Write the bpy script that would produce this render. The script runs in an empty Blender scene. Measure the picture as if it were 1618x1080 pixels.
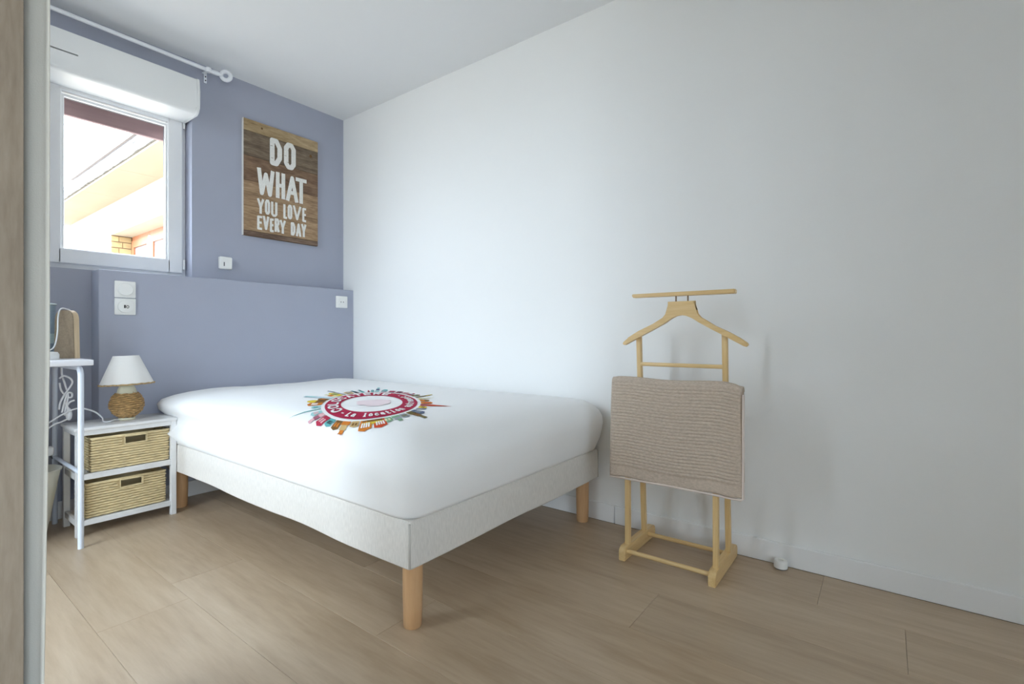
import bpy, bmesh, math, random
from mathutils import Vector, Matrix, noise
sc = bpy.context.scene
PI = math.pi
random.seed(7)

# ------------------------------------------------------------------ camera, sky, exposure
THETA = math.radians(37.07)
cam_d = bpy.data.cameras.new('camera')
cam_d.sensor_width = 36.0
cam_d.lens = 36.0 * 781.0 / 1618.0
cam_d.shift_y = -10.0 / 1618.0
cam_d.clip_start = 0.02
cam = bpy.data.objects.new('camera', cam_d)
cam.location = (0, 0, 0.896)
cam.rotation_euler = (PI / 2, 0, THETA - PI / 2)
sc.collection.objects.link(cam)
sc.camera = cam

world = bpy.data.worlds.new('sky')
sc.world = world
world.use_nodes = True
bg = world.node_tree.nodes['Background']
bg.inputs['Color'].default_value = (0.76, 0.875, 1.0, 1)
bg.inputs['Strength'].default_value = 5.0

sc.view_settings.view_transform = 'Standard'
sc.view_settings.look = 'None'
sc.view_settings.gamma = 1.0
sc.view_settings.use_curve_mapping = False
sc.view_settings.exposure = 1.66
try:
    sc.cycles.use_denoising = True
    sc.cycles.max_bounces = 12
    sc.cycles.diffuse_bounces = 8
    sc.cycles.transparent_max_bounces = 16
except Exception:
    pass

# room measures (metres): x along the blue wall, y towards it, z up
XR, XL = 2.185, -0.90        # right wall face, left wall face
YB, YF = 3.229, -1.60        # blue wall face, wall behind the photographer
H = 2.50
YLG, XLG, ZLG = 3.104, 0.718, 1.226   # low boxed ledge: front, left end, top
DOOR = (1.72, 2.63, 0.04, 2.40)       # glazed door in the left wall: y0 y1 z0 z1
REAR = (-0.75, 0.05, 0.04, 2.12)      # glazed bay behind the photographer: x0 x1 z0 z1
WIN = (0.512, 1.175, 1.230, 2.235)    # window in the blue wall: x0 x1 z0 z1


def portal(name, loc, rot, sx, sy):
    l = bpy.data.lights.new(name, 'AREA')
    l.shape = 'RECTANGLE'
    l.size, l.size_y = sx, sy
    l.cycles.is_portal = True
    o = bpy.data.objects.new(name, l)
    o.location = loc
    o.rotation_euler = rot
    sc.collection.objects.link(o)


portal('daylight_window', ((WIN[0] + WIN[1]) / 2, 3.44, (WIN[2] + WIN[3]) / 2), (-PI / 2, 0, 0), WIN[1] - WIN[0], WIN[3] - WIN[2])
portal('daylight_door_offscreen', (XL - 0.20, (DOOR[0] + DOOR[1]) / 2, 1.22), (0, -PI / 2, 0), 2.36, DOOR[1] - DOOR[0])
portal('daylight_bay_offscreen', ((REAR[0] + REAR[1]) / 2, YF - 0.20, 1.08), (PI / 2, 0, 0), REAR[1] - REAR[0], 2.08)


# ------------------------------------------------------------------ materials
def mat(name, rgb, rough=0.5, spec=0.5, var=0.0, vscale=(8, 8, 8), bump=0.0, bscale=60, metal=0.0, detail=4):
    m = bpy.data.materials.new(name)
    m.use_nodes = True
    nt = m.node_tree
    b = nt.nodes['Principled BSDF']
    b.inputs['Base Color'].default_value = (*rgb, 1)
    b.inputs['Roughness'].default_value = rough
    b.inputs['Specular IOR Level'].default_value = spec
    b.inputs['Metallic'].default_value = metal
    if var or bump:
        tc = nt.nodes.new('ShaderNodeTexCoord')
    if var:
        mp = nt.nodes.new('ShaderNodeMapping')
        mp.inputs['Scale'].default_value = vscale
        n = nt.nodes.new('ShaderNodeTexNoise')
        n.inputs['Scale'].default_value = 1.0
        n.inputs['Detail'].default_value = detail
        r = nt.nodes.new('ShaderNodeValToRGB')
        r.color_ramp.elements[0].position = 0.3
        r.color_ramp.elements[1].position = 0.7
        r.color_ramp.elements[0].color = (*[c * (1 - var) for c in rgb], 1)
        r.color_ramp.elements[1].color = (*[min(1, c * (1 + var)) for c in rgb], 1)
        nt.links.new(tc.outputs['Object'], mp.inputs[0])
        nt.links.new(mp.outputs[0], n.inputs['Vector'])
        nt.links.new(n.outputs['Fac'], r.inputs[0])
        nt.links.new(r.outputs[0], b.inputs['Base Color'])
    if bump:
        n2 = nt.nodes.new('ShaderNodeTexNoise')
        n2.inputs['Scale'].default_value = bscale
        n2.inputs['Detail'].default_value = 3
        bp = nt.nodes.new('ShaderNodeBump')
        bp.inputs['Strength'].default_value = bump
        bp.inputs['Distance'].default_value = 0.004
        nt.links.new(tc.outputs['Object'], n2.inputs['Vector'])
        nt.links.new(n2.outputs['Fac'], bp.inputs['Height'])
        nt.links.new(bp.outputs[0], b.inputs['Normal'])
    return m


def wood(name, dark, mid, light, axis='y', fine=60, coarse=9, rough=0.45, stretch=14, objvar=0.0, bump=0.05, coords='Position', spec=0.4):
    m = bpy.data.materials.new(name)
    m.use_nodes = True
    nt = m.node_tree
    N, L = nt.nodes, nt.links
    b = N['Principled BSDF']
    b.inputs['Roughness'].default_value = rough
    b.inputs['Specular IOR Level'].default_value = spec
    if coords == 'Position':
        src = N.new('ShaderNodeNewGeometry').outputs['Position']
    else:
        src = N.new('ShaderNodeTexCoord').outputs['Object']
    oi = N.new('ShaderNodeObjectInfo')
    mul = N.new('ShaderNodeVectorMath')
    mul.operation = 'SCALE'
    cmb = N.new('ShaderNodeCombineXYZ')
    for i in range(3):
        L.new(oi.outputs['Random'], cmb.inputs[i])
    L.new(cmb.outputs[0], mul.inputs[0])
    mul.inputs['Scale'].default_value = 37.0
    add = N.new('ShaderNodeVectorMath')
    add.operation = 'ADD'
    L.new(src, add.inputs[0])
    L.new(mul.outputs[0], add.inputs[1])

    def nz(scale, detail, rough_, dist):
        mp = N.new('ShaderNodeMapping')
        s = [scale] * 3
        s['xyz'.index(axis)] = scale / stretch
        mp.inputs['Scale'].default_value = s
        n = N.new('ShaderNodeTexNoise')
        n.inputs['Scale'].default_value = 1
        n.inputs['Detail'].default_value = detail
        n.inputs['Roughness'].default_value = rough_
        n.inputs['Distortion'].default_value = dist
        L.new(add.outputs[0], mp.inputs[0])
        L.new(mp.outputs[0], n.inputs['Vector'])
        return n.outputs['Fac']
    a = nz(coarse, 5, 0.55, 0.9)
    c = nz(fine, 4, 0.6, 0.2)
    r = N.new('ShaderNodeValToRGB')
    e = r.color_ramp.elements
    e[0].position, e[0].color = 0.28, (*dark, 1)
    e[1].position, e[1].color = 0.72, (*light, 1)
    k = e.new(0.5)
    k.color = (*mid, 1)
    mx = N.new('ShaderNodeMix')
    mx.data_type = 'FLOAT'
    mx.inputs[0].default_value = 0.42
    L.new(a, mx.inputs[2])
    L.new(c, mx.inputs[3])
    L.new(mx.outputs[0], r.inputs[0])
    out = r.outputs[0]
    if objvar:
        hs = N.new('ShaderNodeHueSaturation')
        mr = N.new('ShaderNodeMapRange')
        mr.inputs[3].default_value = 1 - objvar
        mr.inputs[4].default_value = 1 + objvar
        L.new(oi.outputs['Random'], mr.inputs[0])
        L.new(mr.outputs[0], hs.inputs['Value'])
        L.new(out, hs.inputs['Color'])
        out = hs.outputs[0]
    L.new(out, b.inputs['Base Color'])
    if bump:
        bp = N.new('ShaderNodeBump')
        bp.inputs['Strength'].default_value = bump
        bp.inputs['Distance'].default_value = 0.003
        L.new(c, bp.inputs['Height'])
        L.new(bp.outputs[0], b.inputs['Normal'])
    return m


def glass_mat(name, tint=(0.97, 0.985, 0.985), gloss=0.06):
    m = bpy.data.materials.new(name)
    m.use_nodes = True
    nt = m.node_tree
    nt.nodes.remove(nt.nodes['Principled BSDF'])
    t = nt.nodes.new('ShaderNodeBsdfTransparent')
    t.inputs[0].default_value = (*tint, 1)
    g = nt.nodes.new('ShaderNodeBsdfGlossy')
    g.inputs['Roughness'].default_value = 0.02
    mx = nt.nodes.new('ShaderNodeMixShader')
    mx.inputs[0].default_value = gloss
    nt.links.new(t.outputs[0], mx.inputs[1])
    nt.links.new(g.outputs[0], mx.inputs[2])
    nt.links.new(mx.outputs[0], nt.nodes['Material Output'].inputs[0])
    return m


M = {}
M['wall'] = mat('white_wall_paint', (0.80, 0.80, 0.79), 0.62, 0.3, bump=0.05, bscale=220)
M['ceiling'] = mat('white_ceiling_paint', (0.80, 0.81, 0.82), 0.8, 0.2, bump=0.04, bscale=200)
M['blue'] = mat('blue_grey_wall_paint', (0.385, 0.405, 0.49), 0.6, 0.3, var=0.02, vscale=(3, 3, 3), bump=0.05, bscale=220)
M['base'] = mat('white_baseboard_paint', (0.80, 0.80, 0.80), 0.35, 0.45)
M['slab'] = mat('dark_underlay', (0.16, 0.12, 0.08), 0.9)
M['plank'] = wood('oak_floor_plank', (0.35, 0.25, 0.155), (0.46, 0.35, 0.24), (0.56, 0.445, 0.32), 'y', fine=46, coarse=6.5, rough=0.36, stretch=9, objvar=0.04, bump=0.02, spec=0.5)
M['pvc'] = mat('white_window_plastic', (0.82, 0.83, 0.84), 0.3, 0.5)
M['pvc2'] = mat('white_plastic_fitting', (0.84, 0.84, 0.82), 0.35, 0.5)
M['seal'] = mat('grey_rubber_seal', (0.10, 0.10, 0.11), 0.7)
M['dark'] = mat('jack_dark_and_hole_shade', (0.02, 0.02, 0.022), 0.7)  # dark jack plastic, also the painted shade of the pin holes
M['glass'] = glass_mat('clear_pane')
M['valance'] = wood('red_brown_stained_board', (0.18, 0.115, 0.115), (0.23, 0.15, 0.15), (0.27, 0.18, 0.175), 'x', rough=0.6)
M['metalw'] = mat('white_lacquered_metal', (0.80, 0.82, 0.86), 0.35, 0.5)
M['desk'] = mat('white_desk_laminate', (0.82, 0.83, 0.88), 0.3, 0.5)
M['tube'] = mat('pale_blue_white_tube', (0.66, 0.71, 0.80), 0.35, 0.5)
M['nswhite'] = mat('white_painted_wood', (0.74, 0.74, 0.74), 0.45, 0.4, var=0.03, vscale=(30, 30, 30))
M['straw'] = mat('pale_straw', (0.70, 0.57, 0.33), 0.65, 0.3, var=0.16, vscale=(22, 22, 70))
M['straw2'] = mat('straw_liner', (0.66, 0.54, 0.32), 0.8, 0.2)
M['rattan'] = mat('brown_rattan', (0.40, 0.245, 0.10), 0.55, 0.4, var=0.4, vscale=(70, 70, 120))
M['rattan2'] = mat('rattan_core', (0.38, 0.235, 0.10), 0.8, 0.2)
M['printline'] = mat('dark_printed_line', (0.16, 0.09, 0.035), 0.8, 0.2)
M['shade'] = mat('white_shade_fabric', (0.80, 0.79, 0.77), 0.8, 0.2, bump=0.08, bscale=400)
M['trimr'] = mat('raffia_trim', (0.42, 0.29, 0.14), 0.7, 0.3, var=0.35, vscale=(90, 90, 90))
M['ceramic'] = mat('cream_ceramic_neck', (0.66, 0.63, 0.48), 0.35, 0.5)
M['bedfab'] = mat('beige_heathered_fabric', (0.66, 0.625, 0.58), 0.9, 0.15, var=0.075, vscale=(260, 260, 45), bump=0.18, bscale=420)
M['piping'] = mat('beige_piping', (0.55, 0.52, 0.48), 0.9, 0.1)
M['beech'] = wood('beech_leg', (0.47, 0.27, 0.13), (0.56, 0.335, 0.17), (0.62, 0.39, 0.21), 'z', fine=120, coarse=24, rough=0.42, stretch=12)
M['cover'] = mat('white_cotton_cover', (0.87, 0.87, 0.87), 0.85, 0.15, bump=0.04, bscale=300)
M['pine'] = wood('pale_pine_upright', (0.60, 0.39, 0.16), (0.70, 0.49, 0.23), (0.77, 0.58, 0.31), 'z', fine=150, coarse=30, rough=0.38, stretch=16)
M['pinex'] = wood('pale_pine_foot', (0.60, 0.39, 0.16), (0.70, 0.49, 0.23), (0.77, 0.58, 0.31), 'x', fine=150, coarse=30, rough=0.38, stretch=14)
M['piney'] = wood('pale_pine_bar', (0.60, 0.39, 0.16), (0.70, 0.49, 0.23), (0.77, 0.58, 0.31), 'y', fine=150, coarse=30, rough=0.38, stretch=14)
M['peg'] = mat('brown_metal_peg', (0.28, 0.20, 0.13), 0.4, 0.5, metal=0.4)
M['towel'] = mat('taupe_ribbed_cotton', (0.52, 0.43, 0.35), 0.95, 0.1, var=0.13, vscale=(220, 90, 220), bump=0.12, bscale=500)
M['hem'] = mat('pale_hem', (0.70, 0.60, 0.54), 0.9, 0.1)
M['wardrobe'] = wood('grey_brown_wardrobe_wood', (0.25, 0.19, 0.14), (0.35, 0.28, 0.21), (0.44, 0.36, 0.28), 'z', fine=130, coarse=24, rough=0.6, stretch=7)
M['curtain'] = mat('cream_curtain_cloth', (0.90, 0.87, 0.79), 0.9, 0.1, var=0.03, vscale=(10, 10, 3), bump=0.08, bscale=500)
M['bin'] = mat('cream_plastic_bin', (0.62, 0.61, 0.54), 0.4, 0.4)
M['lwood'] = wood('light_bent_wood', (0.20, 0.15, 0.10), (0.27, 0.205, 0.14), (0.33, 0.26, 0.18), 'x', fine=160, coarse=40, rough=0.5, stretch=10)
M['lwoode'] = wood('pale_plywood_edge', (0.55, 0.42, 0.26), (0.62, 0.48, 0.31), (0.70, 0.56, 0.38), 'z', fine=160, coarse=40, rough=0.5, stretch=10)
M['cable'] = mat('white_cable', (0.76, 0.77, 0.80), 0.4, 0.5)
M['jar'] = glass_mat('greenish_glass', (0.90, 0.945, 0.945), 0.10)
M['board'] = mat('white_panel_edge', (0.75, 0.74, 0.71), 0.6)
M['letter'] = mat('white_distressed_print', (0.80, 0.79, 0.75), 0.8, 0.2, var=0.07, vscale=(120, 120, 120))
M['red'] = mat('crimson_print', (0.40, 0.012, 0.055), 0.8, 0.15)
M['prwhite'] = mat('white_print', (0.88, 0.86, 0.86), 0.8, 0.15)
M['prpink'] = mat('pale_pink_print', (0.83, 0.70, 0.73), 0.8, 0.15)
M['rwhite'] = mat('white_shutter_box', (0.78, 0.79, 0.79), 0.38, 0.45)
# outside
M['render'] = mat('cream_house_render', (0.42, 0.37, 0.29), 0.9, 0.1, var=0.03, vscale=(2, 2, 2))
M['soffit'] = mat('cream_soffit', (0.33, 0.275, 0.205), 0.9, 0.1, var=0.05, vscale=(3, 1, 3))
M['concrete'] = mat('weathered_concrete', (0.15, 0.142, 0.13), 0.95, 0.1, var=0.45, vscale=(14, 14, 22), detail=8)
M['zinc'] = mat('zinc_cap', (0.60, 0.60, 0.62), 0.5, 0.4)
M['gutter'] = mat('brown_gutter', (0.08, 0.06, 0.05), 0.5)
M['owood'] = wood('orange_window_wood', (0.24, 0.09, 0.04), (0.30, 0.12, 0.055), (0.36, 0.155, 0.075), 'z', rough=0.5)
M['brick'] = mat('yellow_brick', (0.36, 0.26, 0.13), 0.9, 0.1, var=0.15, vscale=(12, 12, 12))
M['mortar'] = mat('brown_mortar', (0.16, 0.10, 0.06), 0.95)
M['opane'] = mat('curtained_house_pane', (0.22, 0.21, 0.22), 0.2, 0.5)
M['yard'] = mat('pale_yard_concrete', (0.42, 0.37, 0.31), 0.95, 0.1, var=0.1, vscale=(0.6, 0.6, 0.6))


# ------------------------------------------------------------------ mesh helpers
def wl(o):
    v = Vector((0, 0, 0))
    while o is not None:
        v += o.location
        o = o.parent
    return v


def link(o):
    sc.collection.objects.link(o)


def obj(name, bm, material, parent=None, smooth=False, origin=None):
    """link a bmesh built in world coordinates as one object"""
    me = bpy.data.meshes.new(name)
    bmesh.ops.recalc_face_normals(bm, faces=bm.faces)
    bm.to_mesh(me)
    bm.free()
    mats = material if isinstance(material, (list, tuple)) else [material]
    for k in mats:
        me.materials.append(k if not isinstance(k, str) else M[k])
    if smooth:
        for p in me.polygons:
            p.use_smooth = True
        if smooth == 'auto':
            try:
                me.set_sharp_from_angle(angle=math.radians(38))
            except Exception:
                pass
    o = bpy.data.objects.new(name, me)
    if parent is None:
        if origin is None:
            xs = [v.co for v in me.vertices]
            lo = [min(c[i] for c in xs) for i in range(3)]
            hi = [max(c[i] for c in xs) for i in range(3)]
            origin = ((lo[0] + hi[0]) / 2, (lo[1] + hi[1]) / 2, lo[2])
        origin = Vector(origin)
        me.transform(Matrix.Translation(-origin))
        o.location = origin
    else:
        me.transform(Matrix.Translation(-wl(parent)))
        o.parent = parent
    link(o)
    return o


def thing(name, label, cat, loc, group=None, kind=None):
    o = bpy.data.objects.new(name, None)
    o.empty_display_size = 0.05
    o.location = loc
    link(o)
    tag(o, label, cat, group, kind)
    return o


def tag(o, label=None, cat=None, group=None, kind=None):
    if label:
        o['label'] = label
    if cat:
        o['category'] = cat
    if group:
        o['group'] = group
    if kind:
        o['kind'] = kind
    return o


def struct(name, bm, material, label=None, **k):
    return tag(obj(name, bm, material, **k), label, None, None, 'structure')


def box(bm, x0, x1, y0, y1, z0, z1, bev=0.0, seg=2):
    r = bmesh.ops.create_cube(bm, size=1.0)
    vs = r['verts']
    for v in vs:
        v.co = Vector((x0 + (v.co.x + .5) * (x1 - x0), y0 + (v.co.y + .5) * (y1 - y0), z0 + (v.co.z + .5) * (z1 - z0)))
    if bev:
        es = list({e for v in vs for e in v.link_edges})
        bmesh.ops.bevel(bm, geom=es, offset=bev, segments=seg, affect='EDGES', profile=0.5)
    return bm


def bx(*a, **k):
    return box(bmesh.new(), *a, **k)


def tube(bm, pts, r, n=10, caps=True, closed=False, rads=None):
    pts = [Vector(p) for p in pts]
    rings = []
    N = len(pts)
    up = Vector((0, 0, 1))
    prev = None
    for i, p in enumerate(pts):
        if closed:
            d = pts[(i + 1) % N] - pts[i - 1]
        else:
            d = pts[min(i + 1, N - 1)] - pts[max(i - 1, 0)]
        d.normalize()
        if prev is None:
            a = d.cross(up)
            if a.length < 1e-3:
                a = d.cross(Vector((1, 0, 0)))
        else:
            a = prev - d * prev.dot(d)
        a.normalize()
        prev = a
        b = d.cross(a)
        rr = rads[i] if rads else r
        rings.append([bm.verts.new(p + a * (rr * math.cos(2 * PI * k / n)) + b * (rr * math.sin(2 * PI * k / n))) for k in range(n)])
    for i in range(N if closed else N - 1):
        A, B = rings[i], rings[(i + 1) % N]
        for k in range(n):
            bm.faces.new((A[k], A[(k + 1) % n], B[(k + 1) % n], B[k]))
    if caps and not closed:
        bm.faces.new(rings[0])
        bm.faces.new(rings[-1])
    return bm


def lathe(bm, prof, c, n=32, cap0=True, cap1=True, axis='z'):
    rings = []
    for r, z in prof:
        ring = []
        for k in range(n):
            a = 2 * PI * k / n
            p = (r * math.cos(a), r * math.sin(a), z)
            if axis == 'y':
                p = (p[0], -p[2], p[1])
            ring.append(bm.verts.new((c[0] + p[0], c[1] + p[1], c[2] + p[2])))
        rings.append(ring)
    for A, B in zip(rings, rings[1:]):
        for k in range(n):
            bm.faces.new((A[k], A[(k + 1) % n], B[(k + 1) % n], B[k]))
    if cap0:
        bm.faces.new(rings[0])
    if cap1:
        bm.faces.new(rings[-1])
    for (r, _z), ring in zip(prof, rings):
        if r < 1e-6:
            bmesh.ops.remove_doubles(bm, verts=ring, dist=1e-6)
    return bm


def prism(bm, pts, axis, a0, a1, bev=0.0):
    """extrude a 2d outline along an axis; outline is (y,z) for x, (x,z) for y, (x,y) for z"""
    def P(p, t):
        return {'x': (t, p[0], p[1]), 'y': (p[0], t, p[1]), 'z': (p[0], p[1], t)}[axis]
    A = [bm.verts.new(P(p, a0)) for p in pts]
    B = [bm.verts.new(P(p, a1)) for p in pts]
    n = len(pts)
    fa = bm.faces.new(A)
    fb = bm.faces.new(B[::-1])
    for k in range(n):
        bm.faces.new((A[k], B[k], B[(k + 1) % n], A[(k + 1) % n]))
    if bev:
        es = list(fa.edges) + list(fb.edges)
        bmesh.ops.bevel(bm, geom=es, offset=bev, segments=2, affect='EDGES')
    return bm


def spline(pts, n=8):
    pts = [Vector(p) for p in pts]
    out = []
    for i in range(len(pts) - 1):
        p0, p1, p2, p3 = pts[max(i - 1, 0)], pts[i], pts[i + 1], pts[min(i + 2, len(pts) - 1)]
        for k in range(n):
            t = k / n
            out.append(0.5 * ((2 * p1) + (p2 - p0) * t + (2 * p0 - 5 * p1 + 4 * p2 - p3) * t * t + (3 * p1 - p0 - 3 * p2 + p3) * t ** 3))
    out.append(pts[-1])
    return out


# ------------------------------------------------------------------ the room shell
struct('wall_right', bx(XR, XR + 0.12, YF - 0.2, 3.43, 0, H), 'wall', 'plain white painted wall beside the bed')
b = bmesh.new()
box(b, WIN[1], XR, YB, 3.43, 0, H)
box(b, XL, WIN[0], YB, 3.43, 0, H)
box(b, WIN[0], WIN[1], YB, 3.43, 0, WIN[2])
box(b, WIN[0], WIN[1], YB, 3.43, WIN[3], H)
struct('wall_back', b, 'blue', 'blue-grey painted wall with the window')
struct('wall_ledge', bx(XLG, XR, YLG, YB, 0, ZLG, bev=0.004), 'blue', 'low blue-grey boxed ledge behind the bed head')
b = bmesh.new()
box(b, XL - 0.2, XL, YF - 0.2, DOOR[0], 0, H)
box(b, XL - 0.2, XL, DOOR[1], 3.43, 0, H)
box(b, XL - 0.2, XL, DOOR[0], DOOR[1], DOOR[3], H)
struct('wall_left', b, 'wall', 'white wall with a glazed door')
b = bmesh.new()
box(b, XL, REAR[0], YF - 0.2, YF, 0, H)
box(b, REAR[1], XR, YF - 0.2, YF, 0, H)
box(b, REAR[0], REAR[1], YF - 0.2, YF, REAR[3], H)
struct('wall_front', b, 'wall', 'white wall with a wide glazed bay')
struct('ceiling', bx(XL - 0.2, XR + 0.12, YF - 0.2, 3.43, H, H + 0.1), 'ceiling', 'plain white ceiling')

# floor: slab with single planks, 25 cm wide, laid towards the blue wall
floor = struct('floor', bx(XL - 0.2, XR + 0.12, YF - 0.2, 3.43, -0.09, -0.0085), 'slab', 'light oak plank floor')
edges = [0.434 + 0.2485 * k for k in range(-7, 9)]
first = {0: 1.897, 2: 1.215, 5: -0.048}
LP = 1.52
for k in range(len(edges) - 1):
    x0, x1 = max(edges[k], XL), min(edges[k + 1], XR)
    if x1 - x0 < 0.02:
        continue
    i = k - 7
    j0 = first.get(i, (i * 0.537) % LP)
    y = j0 - LP * math.ceil((j0 - YF) / LP)
    while y < YB:
        y0, y1 = max(y, YF), min(y + LP, YB)
        if y1 - y0 > 0.02:
            obj('plank', bx(x0 + 0.0002, x1 - 0.0002, y0 + 0.0003, y1 - 0.0003, -0.008, 0, bev=0.0007, seg=1), 'plank', floor)
        y += LP

# baseboards
def baseboard(name, x0, x1, y0, y1, h=0.086):
    struct(name, bx(x0, x1, y0, y1, 0.0005, h, bev=0.004), 'base')


baseboard('baseboard_right', XR - 0.013, XR, YF, 1.030)
baseboard('baseboard_right', XR - 0.013, XR, 1.032, YLG - 0.013)
baseboard('baseboard_ledge', XLG, XR - 0.013, YLG - 0.013, YLG)
baseboard('baseboard_back', XL, XLG, YB - 0.013, YB)

# ------------------------------------------------------------------ window in the blue wall
win = thing('window_1', 'white plastic window with one sash looking onto a neighbouring house', None, ((WIN[0] + WIN[1]) / 2, 3.33, WIN[2]), kind='structure')


def frame_ring(x0, x1, z0, z1, w, y0, y1, bev=0.006):
    b = bmesh.new()
    box(b, x0, x0 + w, y0, y1, z0, z1, bev=bev)
    box(b, x1 - w, x1, y0, y1, z0, z1, bev=bev)
    box(b, x0 + w * .8, x1 - w * .8, y0, y1, z0, z0 + w, bev=bev)
    box(b, x0 + w * .8, x1 - w * .8, y0, y1, z1 - w, z1, bev=bev)
    return b


obj('frame', frame_ring(WIN[0] + .001, WIN[1] - .001, WIN[2] + .001, WIN[3] - .001, 0.05, 3.317, 3.40, 0.004), 'pvc', win)
sash = obj('sash', frame_ring(0.540, 1.153, 1.261, 2.205, 0.077, 3.297, 3.36, 0.006), 'pvc', win)
obj('glazing_bead', frame_ring(0.612, 1.081, 1.325, 2.118, 0.016, 3.304, 3.335, 0.004), 'pvc', sash)
obj('seal', frame_ring(0.624, 1.069, 1.337, 2.106, 0.005, 3.316, 3.33, 0.001), 'seal', sash)
tag(obj('pane', bx(0.622, 1.071, 1.335, 2.108, 3.322, 3.326), 'glass', sash), 'clear glass pane')
b = lathe(bmesh.new(), [(0.006, 0), (0.006, 0.055)], (1.160, 3.298, 2.115), 12)
obj('hinge', b, 'pvc2', win, 'auto')
b = lathe(bmesh.new(), [(0.006, 0), (0.006, 0.055)], (1.160, 3.298, 1.285), 12)
obj('hinge', b, 'pvc2', win, 'auto')
obj('outer_valance', bx(0.40, 1.30, 3.45, 3.475, 2.062, 2.42, bev=0.003), 'valance', win)
tag(win.children[-1], 'red-brown wooden board outside above the pane')

# glazed door and bay that light the room (outside the photograph)
def glazed_x(name, x, y0, y1, z0, z1, n):
    t = thing(name, 'white glazed door in the left wall', None, (x, (y0 + y1) / 2, z0), kind='structure')
    b = bmesh.new()
    w = 0.06
    box(b, x - .06, x, y0, y0 + w, z0, z1)
    box(b, x - .06, x, y1 - w, y1, z0, z1)
    box(b, x - .06, x, y0 + w, y1 - w, z0, z0 + w)
    box(b, x - .06, x, y0 + w, y1 - w, z1 - w, z1)
    obj('frame', b, 'pvc', t)
    for i in range(n):
        a0 = y0 + w + (y1 - y0 - 2 * w) * i / n
        a1 = y0 + w + (y1 - y0 - 2 * w) * (i + 1) / n
        obj('pane', bx(x - .035, x - .031, a0, a1, z0 + w, z1 - w), 'glass', t)
        if i:
            obj('mullion', bx(x - .055, x - .005, a0 - .03, a0 + .03, z0 + w, z1 - w), 'pvc', t)
    struct('trim_1', bx(x - .2, x, y0, y1, 0, z0), 'base')


glazed_x('door_1', XL - 0.06, *DOOR[:2], DOOR[2], DOOR[3], 2)
t = thing('window_2', 'wide white glazed bay behind the photographer', None, ((REAR[0] + REAR[1]) / 2, YF - .1, REAR[2]), kind='structure')
b = bmesh.new()
box(b, REAR[0], REAR[0] + .06, YF - .14, YF - .08, REAR[2], REAR[3])
box(b, REAR[1] - .06, REAR[1], YF - .14, YF - .08, REAR[2], REAR[3])
box(b, REAR[0] + .06, REAR[1] - .06, YF - .14, YF - .08, REAR[2], REAR[2] + .06)
box(b, REAR[0] + .06, REAR[1] - .06, YF - .14, YF - .08, REAR[3] - .06, REAR[3])
obj('frame', b, 'pvc', t)
for i in range(3):
    a0 = REAR[0] + .06 + (REAR[1] - REAR[0] - .12) * i / 3
    a1 = REAR[0] + .06 + (REAR[1] - REAR[0] - .12) * (i + 1) / 3
    obj('pane', bx(a0, a1, YF - .112, YF - .108, REAR[2] + .06, REAR[3] - .06), 'glass', t)
    if i:
        obj('mullion', bx(a0 - .03, a0 + .03, YF - .135, YF - .085, REAR[2] + .06, REAR[3] - .06), 'pvc', t)
struct('trim_2', bx(REAR[0], REAR[1], YF - .2, YF, 0, REAR[2]), 'base')

# ------------------------------------------------------------------ roller shutter box above the window
rs = thing('roller_shutter_box', 'long white roller shutter box mounted above the window', 'shutter box', (0.63, 3.20, 2.142))
prof = []
yf, yb_, zb, zt = 3.088, 3.30, 2.148, 2.345
R_ = 0.030
for k in range(7):
    a = PI + PI / 2 * k / 6
    prof.append((yf + 0.008 + R_ + R_ * math.cos(a), zb + R_ + R_ * math.sin(a)))
prof = [(yf, zt - 0.075), (yf, zb + R_ + 0.02)] + prof + [(yb_, zb), (yb_, zt), (yf + 0.02, zt), (yf + 0.008, zt - 0.006)]
b = bmesh.new()
flat = [(min(p[0], YB - .0005), p[1]) for p in prof]      # back face against the wall beside the window opening
prism(b, flat, 'x', 0.10, 0.40)
for pr_, xa, xb in ((flat, 0.40, WIN[0] + .002), (prof, WIN[0] + .002, 0.637)):                  # vent slot cut into the front
    prism(b, [pr_[0], (yf, 2.2405), (yf + .12, 2.2405), (yf + .12, 2.2335), (yf, 2.2335)] + pr_[1:], 'x', xa, xb)
prism(b, prof, 'x', 0.637, 1.150)
bmesh.ops.remove_doubles(b, verts=b.verts, dist=1e-6)
obj('body', b, 'rwhite', rs, 'auto')
cy_, cz_ = (yf + yb_) / 2, (zb + zt) / 2
capp = [(cy_ + (p[0] - cy_) * 1.02, cz_ + (p[1] - cz_) * 1.03) for p in prof]
tag(obj('end_cap', prism(bmesh.new(), capp, 'x', 1.1505, 1.166, bev=0.003), 'rwhite', rs, 'auto'), 'rounded white end cap')
obj('screw', lathe(bmesh.new(), [(0.004, 0), (0.003, 0.003)], (1.120, yf + 0.028, 2.160), 10, axis='y'), 'pvc2', rs)

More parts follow.
